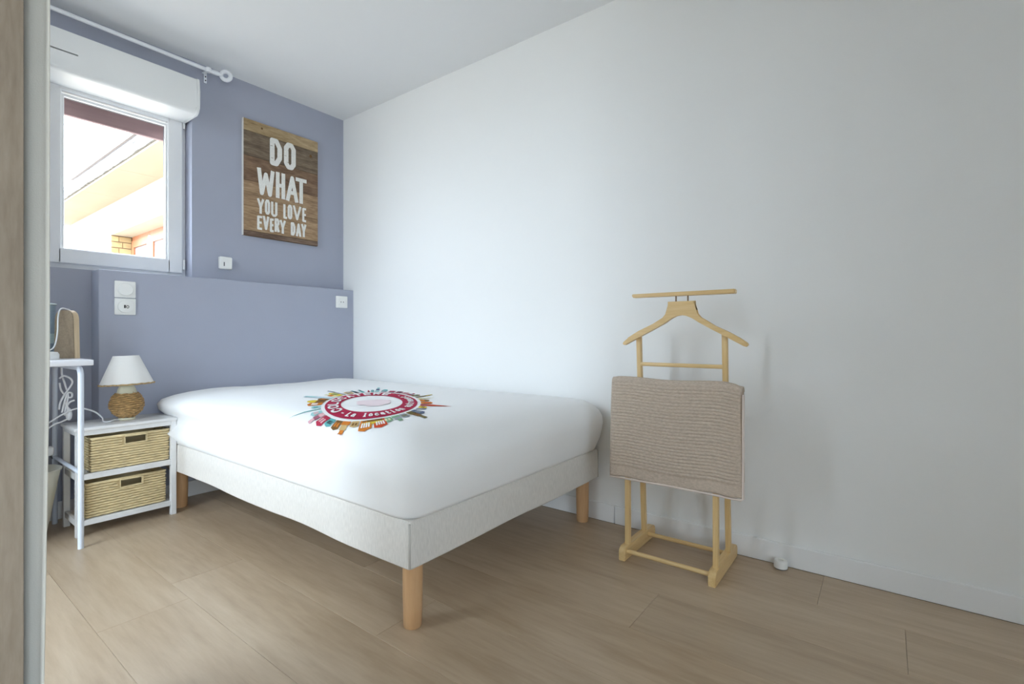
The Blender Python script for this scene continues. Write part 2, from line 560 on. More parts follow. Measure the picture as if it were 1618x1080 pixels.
# the window wall needs the box to sit in front of it: it stands 14 cm proud
# ------------------------------------------------------------------ curtain rod
cr = thing('curtain_rod', 'slim white curtain rod with a ring finial under the ceiling', 'curtain rod', (0.75, 3.13, 2.42))
obj('rod', tube(bmesh.new(), [(0.05, 3.125, 2.440), (1.235, 3.125, 2.430)], 0.0105, 14), 'metalw', cr, 'auto')
obj('collar', lathe(bmesh.new(), [(0.012, 0), (0.0165, .004), (0.0165, .022), (0.012, .026)], (1.222, 3.125, 2.418), 14), 'metalw', cr, 'auto')
obj('finial_stem', tube(bmesh.new(), [(1.232, 3.125, 2.430), (1.252, 3.125, 2.431), (1.270, 3.125, 2.432), (1.292, 3.125, 2.433)], 0.012, 12, rads=[.011, .0135, .0135, .007]), 'metalw', cr, 'auto')
ring = []
for k in range(28):
    a = 2 * PI * k / 28
    ring.append((1.318 + 0.0245 * math.cos(a) * 0.86, 3.125 + 0.0245 * math.cos(a) * -0.5, 2.437 + 0.0245 * math.sin(a)))
tag(obj('ring_finial', tube(bmesh.new(), ring, 0.0115, 12, closed=True), 'metalw', cr, True), 'white ring at the end of the rod')
b = bmesh.new()
box(b, 1.237, 1.253, 3.222, 3.2285, 2.395, 2.456, bev=0.002)
prism(b, [(3.2285, 2.449), (3.2285, 2.456), (3.128, 2.4425), (3.128, 2.4355)], 'x', 1.228, 1.244)
br = obj('bracket', b, 'metalw', cr)
for z in (2.410, 2.432):
    obj('screw', lathe(bmesh.new(), [(0.0042, 0), (0.0038, 0.0025)], (1.245, 3.222, z), 10, axis='y'), 'seal', br)

# ------------------------------------------------------------------ sockets and switches
def plate(name, label, cat, x0, x1, z0, z1, y, dep=0.010, bev=0.004):
    t = thing(name, label, cat, ((x0 + x1) / 2, y, z0))
    obj('plate', bx(x0, x1, y - dep, y, z0, z1, bev=bev), 'pvc2', t, 'auto')
    return t


t = plate('light_switch', 'small rounded white rocker switch on the blue wall under the wooden sign', 'switch', 1.315, 1.389, 1.300, 1.376, YB, 0.028, 0.008)
obj('rocker', prism(bmesh.new(), [(1.333, YB - .029), (1.381, YB - .029), (1.381, YB - .034), (1.345, YB - .031)], 'z', 1.308, 1.368), 'pvc2', t)
obj('indicator', bx(1.337, 1.342, YB - .0315, YB - .028, 1.318, 1.342), 'seal', t)
t = plate('blank_dial_plate', 'upper white wall plate with a blank round dial on the ledge', 'switch plate', 0.779, 0.868, 1.0895, 1.174, YLG)
obj('dial', lathe(bmesh.new(), [(0.033, 0.0098), (0.032, 0.018), (0.029, 0.0205), (0.0, 0.021)], (0.8235, YLG, 1.1315), 36, axis='y', cap1=False), 'pvc2', t, 'auto')
t = plate('jack_plate', 'lower white wall plate with a round dial holding two dark jacks', 'wall socket', 0.779, 0.868, 1.002, 1.0865, YLG)
d = obj('dial', lathe(bmesh.new(), [(0.033, 0.0098), (0.032, 0.016), (0.029, 0.018), (0.0, 0.0182)], (0.8235, YLG, 1.044), 36, axis='y', cap1=False), 'pvc2', t, 'auto')
obj('jack', bx(0.8155, 0.8225, YLG - .0192, YLG - .017, 1.036, 1.052), 'dark', d)
b = bmesh.new()
tube(b, [(0.8305 + .0048 * math.cos(a), YLG - .0185, 1.043 + .0068 * math.sin(a)) for a in [2 * PI * k / 16 for k in range(16)]], 0.0014, 6, closed=True)
obj('jack', b, 'dark', d)
t = plate('power_socket', 'square white power socket at the wall end of the ledge', 'wall socket', 2.037, 2.129, 1.0935, 1.178, YLG)
d = obj('insert', bx(2.054, 2.112, YLG - .0125, YLG - .009, 1.107, 1.164, bev=0.001), 'pvc2', t)
b = bmesh.new()
lathe(b, [(0.0215, -0.002), (0.0215, 0.0017), (0.0195, 0.0018), (0.019, 0.0)], (2.083, YLG - .0125, 1.1355), 32, axis='y', cap1=False, cap0=False)
obj('socket_rim', b, 'pvc2', d, 'auto')
for x in (2.0735, 2.0925):
    obj('pin_hole_shade', lathe(bmesh.new(), [(0.0034, -0.001), (0.0034, 0.0006)], (x, YLG - .0125, 1.1355), 14, axis='y'), 'dark', d)  # flat dark discs painted in for the shade inside the holes
t = plate('desk_socket', 'white square wall socket behind the desk on the blue wall', 'wall socket', 0.515, 0.601, 0.858, 0.906, YB, 0.022, 0.003)
obj('insert', bx(0.53, 0.59, YB - .0245, YB - .021, .866, .898), 'pvc2', t)

# ------------------------------------------------------------------ wooden sign
PX0, PX1, PZ0, PZ1 = 1.457, 1.966, 1.529, 2.265
PY = 3.213
sg = thing('wooden_sign', 'plank print sign reading DO WHAT YOU LOVE EVERY DAY on blue wall', 'sign', ((PX0 + PX1) / 2, YB, PZ0))
obj('backing', bx(PX0, PX1, PY, YB, PZ0, PZ1, bev=0.001), 'printline', sg)
obj('white_edge', bx(PX0 - .0022, PX0 - .0001, PY - .004, YB, PZ0, PZ1), 'board', sg)
pcols = [((.17, .11, .05), (.36, .26, .145), (.55, .42, .26)), ((.07, .05, .035), (.175, .13, .09), (.31, .245, .18)),
         ((.085, .05, .03), (.20, .125, .08), (.33, .22, .14)), ((.15, .09, .05), (.34, .225, .135), (.52, .365, .23)),
         ((.16, .10, .055), (.35, .23, .135), (.54, .385, .235)), ((.07, .045, .035), (.165, .11, .08), (.29, .21, .155))]
cuts = [1.0, 0.90, 0.685, 0.473, 0.258, 0.045, 0.0]
for i in range(6):
    m_ = wood('sign_plank_%d' % (i + 1), *pcols[i], 'x', fine=130, coarse=26, rough=0.75, stretch=6, spec=0.2)
    dz = 0.004 if i else 0
    b = bmesh.new()
    zt0, zt1 = PZ0 + cuts[i] * (PZ1 - PZ0) - .0008, PZ0 + cuts[i + 1] * (PZ1 - PZ0) + .0008
    box(b, PX0 + .001, PX1 - .0005, PY - .004, PY, zt1, zt0, bev=0.0012, seg=1)
    pl = obj('plank', b, m_, sg)
    if i == 0:
        obj('knot', lathe(bmesh.new(), [(0.008, -.001), (0.006, 0.0006)], (PX0 + .115, PY - .004, PZ1 - .034), 14, axis='y'), 'printline', pl)
    if i == 1:
        obj('knot', lathe(bmesh.new(), [(0.012, -.001), (0.009, 0.0006)], (PX1 - .055, PY - .004, PZ1 - .115), 14, axis='y'), 'printline', pl)

FONT = {
    'D': [[(0, 0), (0, 1), (.55, 1), (1, .72), (1, .28), (.55, 0), (0, 0)]],
    'O': [[(.3, 0), (0, .16), (0, .84), (.3, 1), (.7, 1), (1, .84), (1, .16), (.7, 0), (.3, 0)]],
    'C': [[(1, .75), (.75, 1), (.3, 1), (0, .75), (0, .25), (.3, 0), (.75, 0), (1, .25)]],
    'W': [[(0, 1), (.2, 0), (.5, .85), (.8, 0), (1, 1)]],
    'H': [[(0, 0), (0, 1)], [(1, 0), (1, 1)], [(0, .5), (1, .5)]],
    'A': [[(0, 0), (.5, 1), (1, 0)], [(.2, .32), (.8, .32)]],
    'T': [[(0, 1), (1, 1)], [(.5, 1), (.5, 0)]],
    'Y': [[(0, 1), (.5, .45), (1, 1)], [(.5, .45), (.5, 0)]],
    'U': [[(0, 1), (0, .12), (.3, 0), (.7, 0), (1, .12), (1, 1)]],
    'L': [[(0, 1), (0, 0), (1, 0)]],
    'V': [[(0, 1), (.5, 0), (1, 1)]],
    'E': [[(1, 1), (0, 1), (0, 0), (1, 0)], [(0, .52), (.85, .52)]],
    'R': [[(0, 0), (0, 1), (.65, 1), (1, .86), (1, .64), (.65, .5), (0, .5)], [(.5, .5), (1, 0)]],
    'a': [[(0, .62), (.3, .7), (.7, .7), (1, .58), (1, 0)], [(1, .38), (.3, .38), (0, .25), (0, .12), (.3, 0), (1, .06)]],
    'l': [[(.5, 1), (.5, 0)], [(.1, 0), (.9, 0)], [(.1, 1), (.5, 1)]],
    'o': [[(.3, 0), (0, .2), (0, .5), (.3, .7), (.7, .7), (1, .5), (1, .2), (.7, 0), (.3, 0)]],
    'c': [[(1, .58), (.7, .7), (.3, .7), (0, .5), (0, .2), (.3, 0), (.7, 0), (1, .12)]],
    't': [[(.45, 1), (.45, .12), (.7, 0), (1, .05)], [(0, .7), (1, .7)]],
    'i': [[(.5, .7), (.5, 0)], [(.5, .92), (.5, 1)], [(.1, 0), (.9, 0)]],
    'n': [[(0, 0), (0, .7)], [(0, .55), (.4, .7), (.75, .7), (1, .5), (1, 0)]],
    'u': [[(0, .7), (0, .2), (.3, 0), (.6, 0), (1, .15)], [(1, .7), (1, 0)]],
    'r': [[(.1, 0), (.1, .7)], [(.1, .5), (.5, .7), (1, .64)]],
    'e': [[(0, .38), (1, .38), (1, .5), (.7, .7), (.3, .7), (0, .5), (0, .2), (.3, 0), (.95, .06)]],
    'm': [[(0, 0), (0, .7)], [(0, .55), (.3, .7), (.5, .55), (.5, 0)], [(.5, .55), (.8, .7), (1, .55), (1, 0)]],
    '-': [[(.2, .4), (.8, .4)]],
}


def strokes(ch, x0, x1, z0, z1, s):
    """stroke polygons of a letter inside its cell: bars, with round joints between them"""
    h = s / 2
    X0, X1, Z0, Z1 = x0 + h, max(x1 - h, x0 + h), z0 + h, z1 - h
    out = []
    for line in FONT[ch]:
        P = [(X0 + p[0] * (X1 - X0), Z0 + p[1] * (Z1 - Z0)) for p in line]
        loop = line[0] == line[-1]
        n = len(P)
        for i in range(n - 1):
            p, q = P[i], P[i + 1]
            dx, dz = q[0] - p[0], q[1] - p[1]
            L_ = math.hypot(dx, dz) or 1e-6
            ux, uz = dx / L_, dz / L_
            e0 = h * .9 if i == 0 and not loop else 0
            e1 = h * .9 if i == n - 2 and not loop else 0
            a, c = (p[0] - ux * e0, p[1] - uz * e0), (q[0] + ux * e1, q[1] + uz * e1)
            nx, nz_ = -uz * h, ux * h
            out.append([(a[0] + nx, a[1] + nz_), (c[0] + nx, c[1] + nz_), (c[0] - nx, c[1] - nz_), (a[0] - nx, a[1] - nz_)])
        for i in range(n):
            if loop or 0 < i < n - 1:
                out.append([(P[i][0] + h * math.cos(2 * PI * k / 10), P[i][1] + h * math.sin(2 * PI * k / 10)) for k in range(10)])
    return out


rows = [(.660, .905, .031, [('D', .326, .485), ('O', .512, .674)]),
        (.376, .612, .025, [('W', .165, .385), ('H', .404, .528), ('A', .540, .710), ('T', .672, .832)]),
        (.206, .338, .0145, [('Y', .165, .252), ('O', .262, .328), ('U', .342, .424), ('L', .504, .554), ('O', .562, .626), ('V', .636, .752), ('E', .768, .824)]),
        (.066, .188, .0145, [('E', .165, .228), ('V', .236, .318), ('E', .326, .376), ('R', .388, .452), ('Y', .456, .536), ('D', .606, .670), ('A', .678, .752), ('Y', .752, .826)])]
PW, PH = PX1 - PX0, PZ1 - PZ0
for v0, v1, s, cells in rows:
    for n_, (ch, u0, u1) in enumerate(cells):
        b = bmesh.new()
        jit = random.uniform(-.004, .004)
        for qi, q in enumerate(strokes(ch, PX0 + u0 * PW, PX0 + u1 * PW, PZ0 + v0 * PH + jit, PZ0 + v1 * PH + jit, s)):
            prism(b, q, 'y', PY - .0052 - .00012 * qi, PY - .0035)
        obj('letter', b, 'letter', sg)
        if s > .03:   # scratches in the two big letters
            for q in range(3):
                zz = PZ0 + v0 * PH + (0.25 + .22 * q) * (v1 - v0) * PH
                xx = PX0 + u0 * PW + random.uniform(.0, .05)
                obj('scratch', bx(xx, xx + .014, PY - .0068, PY - .005, zz, zz + .0016), 'printline', sg)

# ------------------------------------------------------------------ bed base
bed = thing('divan_bed', 'upholstered beige divan base on four round beech legs', 'bed', (1.567, 2.06, 0))


def rrect(hx, hy, r, n=7, m=26):
    """perimeter of a rounded rectangle, denser on the straights"""
    pts = []
    for qx, qy, a0 in ((1, 1, 0), (-1, 1, PI / 2), (-1, -1, PI), (1, -1, 3 * PI / 2)):
        c = (qx * (hx - r), qy * (hy - r))
        for k in range(n + 1):
            a = a0 + PI / 2 * k / n
            pts.append((c[0] + r * math.cos(a), c[1] + r * math.sin(a)))
        # straight to the next corner
        nx, ny = {0: (-(hx - r), hy), PI / 2: (-hx, -(hy - r)), PI: (hx - r, -hy), 3 * PI / 2: (hx, hy - r)}[a0]
        p = pts[-1]
        for k in range(1, m):
            t_ = k / m
            pts.append((p[0] + (nx - p[0]) * t_, p[1] + (ny - p[1]) * t_))
    return pts


BX, BY, BHX, BHY = 1.5695, 2.06, 0.5975, 0.950
b = bmesh.new()
rings = []
for o_, z in ((-0.05, 0.214), (-0.006, 0.206), (0, 0.212), (0.0015, 0.28), (0, 0.340), (-0.006, 0.348), (-0.05, 0.349)):
    ring = []
    for p in rrect(BHX + o_, BHY + o_, max(0.018 + o_, 0.004)):
        x, y = BX + p[0], BY + p[1]
        zz = z
        if z < 0.22:
            zz += 0.006 * noise.noise(Vector((x * 3.1, y * 3.1, 2.0))) + 0.003 * (1 if abs(p[0]) > .5 or abs(p[1]) > .85 else 0) * math.sin(x * 9 + y * 7)
        ring.append(b.verts.new((x, y, zz)))
    rings.append(ring)
for A, B in zip(rings, rings[1:]):
    for k in range(len(A)):
        b.faces.new((A[k], A[(k + 1) % len(A)], B[(k + 1) % len(A)], B[k]))
b.faces.new(rings[0])
b.faces.new(rings[-1])
body = obj('upholstered_box', b, 'bedfab', bed, 'auto')
for x, y in ((BX - BHX + .0035, BY - BHY + .0035), (BX + BHX - .0035, BY - BHY + .0035), (BX - BHX + .0035, BY + BHY - .0035)):
    obj('corner_seam', tube(bmesh.new(), [(x, y, .212), (x, y, .28), (x, y, .342)], 0.0035, 8), 'piping', body, True)
for x, y in ((1.036, 1.168), (2.118, 1.172), (1.024, 2.950), (2.118, 2.950)):
    b = lathe(bmesh.new(), [(0.0265, 0.0), (0.0285, 0.003), (0.0305, 0.10), (0.0315, 0.222)], (x, y, 0), 28)
    obj('leg', b, 'beech', bed, 'auto')

# ------------------------------------------------------------------ white cover stretched over the mattress
CY, CHY = 2.086, 0.976
PROF = [(-0.010, 0.3495), (0.0, 0.3500), (0.007, 0.362), (0.020, 0.405), (0.031, 0.450), (0.036, 0.485), (0.033, 0.512), (0.020, 0.540), (-0.006, 0.565),
        (-0.040, 0.583), (-0.085, 0.595), (-0.140, 0.602), (-0.20, 0.606), (-0.28, 0.608), (-0.42, 0.608), (-0.52, 0.608)]
PROFL = {0.007: 0.000, 0.020: 0.000, 0.031: 0.0, 0.036: -0.001, 0.033: 0.026, 0.020: 0.036, -0.006: 0.020, -0.040: -0.020}   # side against the nightstand: overhangs higher up


def ztop(x, y):
    d = min(BHX - abs(x - BX), CHY - abs(y - CY))
    top = [(-o, z) for o, z in PROF[8:]]
    if d <= top[0][0]:
        return top[0][1]
    for (d0, z0), (d1, z1) in zip(top, top[1:]):
        if d <= d1:
            return z0 + (z1 - z0) * (d - d0) / (d1 - d0)
    return 0.608


b = bmesh.new()
rings = []
for i, (o_, z) in enumerate(PROF):
    ring = []
    for p in rrect(BHX + o_, CHY + o_, max(0.07 + o_ * 0.6, 0.03), n=8, m=44):
        x, y = BX + p[0], CY + p[1]
        if o_ in PROFL and p[0] < 0:
            f = max(0, min(1, (y - 1.9) / .6)) * max(0, min(1, (-p[0] / BHX - .8) / .15))
            x -= (PROFL[o_] - o_) * f
        nx = noise.noise(Vector((x * 4, y * 4, z * 5)))
        if 2 < i < 11:
            k = 0.006 * nx
            x += k * (1 if p[0] > 0 else -1) * (abs(p[0]) > BHX * .8)
            y += k * (1 if p[1] > 0 else -1) * (abs(p[1]) > CHY * .8)
        zz = z
        if i > 6 and y > 2.62:                      # loose folds towards the bed head
            f = min(1, (y - 2.62) / .3)
            zz += f * (0.010 * noise.noise(Vector((x * 5.5, y * 9, 0))) + 0.004)
        x = min(x, XR - 0.002)
        y = min(y, YLG - 0.006)
        ring.append(b.verts.new((x, y, zz)))
    rings.append(ring)
for A, B in zip(rings, rings[1:]):
    for k in range(len(A)):
        b.faces.new((A[k], A[(k + 1) % len(A)], B[(k + 1) % len(A)], B[k]))
b.faces.new(rings[-1])
cover = obj('bed_cover', b, 'cover', None, True)
tag(cover, 'smooth white cover printed with a round crimson emblem, stretched over the bed', 'bed cover')

# printed emblem
EC, EA, EB = (1.3325, 1.760), 0.1977, 0.3953
EU, EV = (0.8, -0.6), (0.6, 0.8)


def em(r, deg, dz=0.0015):
    a = math.radians(deg)
    u, v = r * math.cos(a) * EA, r * math.sin(a) * EB
    x, y = EC[0] + u * EU[0] + v * EV[0], EC[1] + u * EU[1] + v * EV[1]
    return (x, y, ztop(x, y) + dz)


def em_poly(bm, pr, dz=0.0015, mi=0):
    lay = bm.verts.layers.float.get('lift') or bm.verts.layers.float.new('lift')
    vs = []
    for r, d_ in pr:
        v = bm.verts.new(em(r, d_, dz))
        v[lay] = dz
        vs.append(v)
    f = bm.faces.new(vs)
    f.material_index = mi
    return f


def drape(bm, cuts=3):
    """refine printed shapes so that they follow the cloth"""
    lay = bm.verts.layers.float['lift']
    bmesh.ops.triangulate(bm, faces=bm.faces)
    bmesh.ops.subdivide_edges(bm, edges=bm.edges, cuts=cuts, use_grid_fill=True)
    for v in bm.verts:
        v.co.z = ztop(v.co.x, v.co.y) + v[lay]
    return bm


b = bmesh.new()
for k in range(120):
    d0, d1 = 3 * k, 3 * k + 3
    for r0, r1 in ((.64, .74), (.74, .85), (.85, .955)):
        em_poly(b, [(r0, d0), (r1, d0), (r1, d1), (r0, d1)])
tag(obj('emblem_ring', b, 'red', cover), 'crimson ring of the printed emblem')
b = bmesh.new()
for cu, cv, ru, rv in ((-.10, .05, .22, .18), (.14, .08, .25, .16), (.04, -.14, .26, .16), (.25, -.06, .14, .12), (-.2, -.1, .12, .1)):
    f = []
    for k in range(22):
        a = 2 * PI * k / 22
        u, v = cu + ru * math.cos(a) * (1 + .15 * math.sin(3 * a)), cv + rv * math.sin(a)
        f.append((math.hypot(u, v), math.degrees(math.atan2(v, u))))
    em_poly(b, f, 0.0012 + .0003 * len(b.faces))
tag(obj('emblem_map', b, 'prpink', cover), 'pale pink shape inside the emblem ring')


def arc_text(txt, d0, d1, r0, r1, sw, inward, wide=0.78):
    """letters spread along the ring from angle d0 to d1"""
    n = len(txt)
    step = (d1 - d0) / (n - 1)
    for i, ch in enumerate(txt):
        if ch == ' ':
            continue
        c = d0 + step * i
        wdeg = abs(step) * wide
        if ch in 'il':
            wdeg *= .7
        b = bmesh.new()
        h = r1 - r0
        W_ = math.radians(wdeg) * (r0 + r1) / 2
        for q in strokes(ch, 0, W_, 0, h, sw):
            # split long quads so that they follow the ring
            prr = []
            for (x, z) in q:
                ang = (x / W_ - .5) * wdeg
                if inward:
                    prr.append((r1 - z, c + ang))
                else:
                    prr.append((r0 + z, c - ang))
            em_poly(b, prr, 0.0026 + .0001 * len(b.faces))
        obj('emblem_letter', drape(b, 1), 'prwhite', cover)


arc_text('COLOCATERE', 212, 65, .69, .905, .048, False)
arc_text('La location autrement', -122, 27, .715, .89, .032, True, .72)
for d_ in (-133, 39):
    b = bmesh.new()
    em_poly(b, [(.79, d_ - 2), (.82, d_ - 2), (.82, d_ + 2), (.79, d_ + 2)], 0.0026)
    obj('emblem_dash', b, 'prwhite', cover)

PC = {}
for n_, c_ in dict(teal=(.12, .40, .40), ltteal=(.36, .60, .60), dark=(.05, .06, .07), orange=(.62, .20, .03), yellow=(.70, .52, .05), tan=(.55, .38, .17),
                   brown=(.20, .10, .03), crimson=(.42, .03, .07), mauve=(.36, .12, .17), pink=(.72, .42, .45), olive=(.18, .14, .05), green=(.24, .42, .26),
                   grey=(.32, .35, .38), pale=(.72, .70, .45), red=(.58, .07, .02), sky=(.55, .68, .74), white=(.85, .85, .83), navy=(.10, .13, .22)).items():
    PC[n_] = mat('print_' + n_, c_, 0.85, 0.1)
blds = [(-167, 3, 1.62, 'spire', 'teal', 'ltteal'), (-174, 7, 1.22, 'block', 'ltteal', 'teal'), (176, 9, 1.34, 'block', 'orange', 'white'), (167, 10, 1.42, 'dome', 'yellow', 'brown'),
        (158, 8, 1.28, 'block', 'brown', 'orange'), (150, 9, 1.72, 'lean', 'sky', 'ltteal'), (141, 8, 1.42, 'steps', 'pale', 'orange'), (134, 8, 1.48, 'block', 'yellow', 'green'),
        (127, 3, 1.72, 'lean', 'grey', 'dark'), (119, 10, 1.30, 'arches', 'tan', 'grey'), (109, 6, 1.34, 'lean', 'dark', 'teal'), (101, 5, 1.36, 'lean', 'teal', 'dark'),
        (94, 4, 1.30, 'spire', 'crimson', 'dark'), (89, 4, 1.30, 'block', 'teal', 'grey'), (83, 6, 1.58, 'steps', 'ltteal', 'navy'), (74, 8, 1.34, 'dome', 'teal', 'grey'),
        (63, 9, 1.22, 'block', 'mauve', 'crimson'), (53, 9, 1.24, 'arches', 'mauve', 'dark'), (43, 9, 1.22, 'block', 'pink', 'mauve'), (34, 8, 1.24, 'steps', 'crimson', 'grey'),
        (26, 6, 1.26, 'block', 'brown', 'green'), (17, 4, 1.52, 'lean', 'olive', 'yellow'), (9, 5, 1.42, 'spire', 'pale', 'yellow'), (0, 8, 1.24, 'dome', 'brown', 'orange'),
        (-10, 8, 1.28, 'block', 'orange', 'red'), (-19, 8, 1.66, 'spire', 'red', 'mauve'), (-28, 7, 1.20, 'block', 'yellow', 'brown'), (-36, 6, 1.22, 'lean', 'grey', 'navy'),
        (-44, 8, 1.30, 'block', 'navy', 'grey'), (-51, 8, 1.46, 'steps', 'olive', 'brown'), (-60, 8, 1.22, 'arches', 'grey', 'olive'), (-68, 9, 1.28, 'steps', 'green', 'grey'),
        (-77, 9, 1.22, 'block', 'green', 'pale'), (-84, 11, 1.32, 'arches', 'red', 'white'), (-96, 11, 1.30, 'arches', 'orange', 'white'), (-90, 20, 1.17, 'dome', 'yellow', 'brown'),
        (-106, 8, 1.18, 'block', 'tan', 'brown'), (-115, 9, 1.30, 'steps', 'orange', 'tan'), (-123, 8, 1.22, 'block', 'brown', 'orange'), (-132, 8, 1.20, 'arches', 'teal', 'dark'),
        (-141, 9, 1.26, 'block', 'crimson', 'pink'), (-150, 8, 1.32, 'steps', 'pink', 'mauve'), (-158, 8, 1.24, 'block', 'ltteal', 'pink')]
for n_, (d_, w_, r1, st, c1, c2) in enumerate(blds):
    b = bmesh.new()
    r0 = 1.03
    h = r1 - r0
    w = w_ * .46
    dz = 0.0016 + 0.00002 * n_
    if st == 'spire':
        em_poly(b, [(r0, d_ - w), (r0, d_ + w), (r0 + h * .35, d_ + w * .7), (r1, d_), (r0 + h * .35, d_ - w * .7)], dz)
        em_poly(b, [(r0, d_ - w * .5), (r0, d_ + w * .5), (r0 + h * .25, d_ + w * .4), (r0 + h * .25, d_ - w * .4)], dz + .0004, 1)
    elif st == 'dome':
        em_poly(b, [(r0, d_ - w), (r0, d_ + w), (r0 + h * .5, d_ + w), (r0 + h * .5, d_ - w)], dz, 1)
        em_poly(b, [(r0 + h * .5, d_ - w)] + [(r0 + h * (.5 + .5 * math.sin(PI * k / 8)), d_ - w * math.cos(PI * k / 8)) for k in range(1, 8)] + [(r0 + h * .5, d_ + w)], dz)
    elif st == 'lean':
        em_poly(b, [(r0, d_ - w), (r0, d_ + w), (r1, d_ + w * .6 + 3), (r1, d_ + 3 - w * .4)], dz)
        em_poly(b, [(r0 + h * .6, d_ - w * .4 + 1.5), (r0 + h * .6, d_ + w * .5 + 1.5), (r1, d_ + w * .4 + 3), (r1, d_ + 3 - w * .2)], dz + .0004, 1)
    elif st == 'steps':
        for k in range(3):
            em_poly(b, [(r0 + h * k / 3, d_ - w * (1 - k * .28)), (r0 + h * k / 3, d_ + w * (1 - k * .28)), (r0 + h * (k + 1) / 3, d_ + w * (1 - k * .28)), (r0 + h * (k + 1) / 3, d_ - w * (1 - k * .28))], dz + k * .0001, k % 2)
    else:
        em_poly(b, [(r0, d_ - w), (r0, d_ + w), (r1 - h * .15, d_ + w), (r1, d_), (r1 - h * .15, d_ - w)], dz)
        nw = 4 if st == 'arches' else 2
        for k in range(nw):
            c_ = d_ - w * .75 + 1.5 * w * (k + .5) / nw
            em_poly(b, [(r0 + h * .3, c_ - w * .5 / nw), (r0 + h * .3, c_ + w * .5 / nw), (r0 + h * .72, c_ + w * .5 / nw), (r0 + h * .72, c_ - w * .5 / nw)], dz + .0004, 1)
    obj('emblem_building', drape(b), [PC[c1], PC[c2]], cover)

# ------------------------------------------------------------------ valet stand
vs = thing('valet_stand', 'pale pine valet stand with hanger top standing against the white wall', 'valet stand', (2.0, 0.67, 0))
for y in (0.838, 0.494):
    # foot: rounded runner along x
    x0, x1, hh, rr_ = 1.835, 2.158, 0.052, 0.02
    o2 = [(x0, 0.0), (x0, hh - rr_)]
    o2 += [(x0 + rr_ - rr_ * math.cos(a), hh - rr_ + rr_ * math.sin(a)) for a in [PI / 2 * k / 5 for k in range(1, 6)]]
    o2 += [(x1 - rr_ + rr_ * math.sin(a), hh - rr_ + rr_ * math.cos(a)) for a in [PI / 2 * k / 5 for k in range(0, 5)]]
    o2 += [(x1, hh - rr_), (x1, 0.0)]
    obj('foot', prism(bmesh.new(), o2, 'y', y - .0135, y + .0135, bev=0.002), 'pinex', vs, 'auto')


def post(x0, z0, x1, z1, y, w=0.019, d=0.021):
    b = bmesh.new()
    q = [(x0 - d / 2, z0), (x0 + d / 2, z0), (x1 + d / 2, z1), (x1 - d / 2, z1)]
    prism(b, q, 'y', y - w / 2, y + w / 2, bev=0.0015)
    return b


for y in (0.835, 0.493):
    obj('front_post', post(1.888, 0.045, 1.884, 0.712, y), 'pine', vs)
for y, yt in ((0.838, 0.832), (0.494, 0.487)):
    obj('rear_post', post(2.058, 0.045, 2.000, 0.908, (y + yt) / 2), 'pine', vs)
for y in (0.835, 0.493):
    obj('side_rail', bx(1.89, 2.012, y - .008, y + .008, 0.672, 0.690, bev=0.002), 'pinex', vs)
for x, z in ((1.858, 0.046), (2.075, 0.046)):
    obj('foot_dowel', tube(bmesh.new(), [(x, 0.838, z - .012), (x, 0.494, z - .012)], 0.0085, 14), 'piney', vs, 'auto')
obj('towel_rail', tube(bmesh.new(), [(1.886, 0.858, 0.706), (1.886, 0.470, 0.706)], 0.0095, 14), 'piney', vs, 'auto')
cb = obj('cross_bar', bx(1.998, 2.014, 0.498, 0.829, 0.768, 0.784, bev=0.004), 'piney', vs, 'auto')
hang = [(0.702, 1.033), (0.703, 0.996), (0.708, 0.980), (0.721, 0.965), (0.764, 0.944), (0.827, 0.915), (0.870, 0.889), (0.894, 0.869), (0.8975, 0.862), (0.892, 0.856), (0.883, 0.857),
        (0.834, 0.884), (0.775, 0.914), (0.715, 0.946), (0.690, 0.964), (0.670, 0.978), (0.648, 0.982), (0.626, 0.978), (0.606, 0.965), (0.580, 0.948), (0.535, 0.922),
        (0.489, 0.897), (0.418, 0.857), (0.409, 0.855), (0.402, 0.862), (0.405, 0.869), (0.430, 0.887), (0.470, 0.910), (0.520, 0.934), (0.576, 0.965), (0.589, 0.981), (0.593, 0.997), (0.595, 1.033)]
obj('hanger', prism(bmesh.new(), hang, 'x', 1.970, 1.992, bev=0.004), 'piney', vs, 'auto')
bar = [(0.851, 1.061), (0.8515, 1.066), (0.848, 1.070), (0.449, 1.0705), (0.446, 1.067), (0.446, 1.057), (0.449, 1.054), (0.846, 1.055)]
obj('top_bar', prism(bmesh.new(), bar, 'x', 1.962, 1.998, bev=0.003), 'piney', vs, 'auto')
for y in (0.671, 0.624):
    obj('peg', tube(bmesh.new(), [(1.981, y, 1.030), (1.981, y, 1.057)], 0.0032, 10), 'peg', vs, True)

# ------------------------------------------------------------------ towel over the valet rail
tw = thing('towel', 'taupe ribbed cotton towel with pale hem folded over the valet rail', 'towel', (1.886, 0.647, 0.325))
NR = 27
b = bmesh.new()
path = []                                # (x, z, ribbed 0..1, side)
zf0, zfr, ztp = 0.326, 0.372, 0.704
npl = 6
for k in range(npl):
    path.append((1.8585, zf0 + (zfr - zf0) * k / npl, 0, -1))
ns = NR * 8
for k in range(ns + 1):
    t_ = k / ns
    path.append((1.8585 + 0.010 * t_ ** 2, zfr + (ztp - zfr) * t_, abs(math.sin(PI * NR * t_)), -1))
for k in range(1, 24):
    a = PI - PI * k / 24
    path.append((1.8855 + 0.017 * math.cos(a), ztp + 0.019 * math.sin(a), abs(math.sin(PI * 4 * k / 24)), 0, math.cos(a), math.sin(a)))
for k in range(40):
    t_ = k / 39
    path.append((1.9025 + 0.012 * t_ - 0.004 * math.sin(PI * t_), ztp - (ztp - 0.372) * t_, abs(math.sin(PI * 12 * t_)), 1))
ny = 56
grid = []
Y0, Y1 = 0.400, 0.896
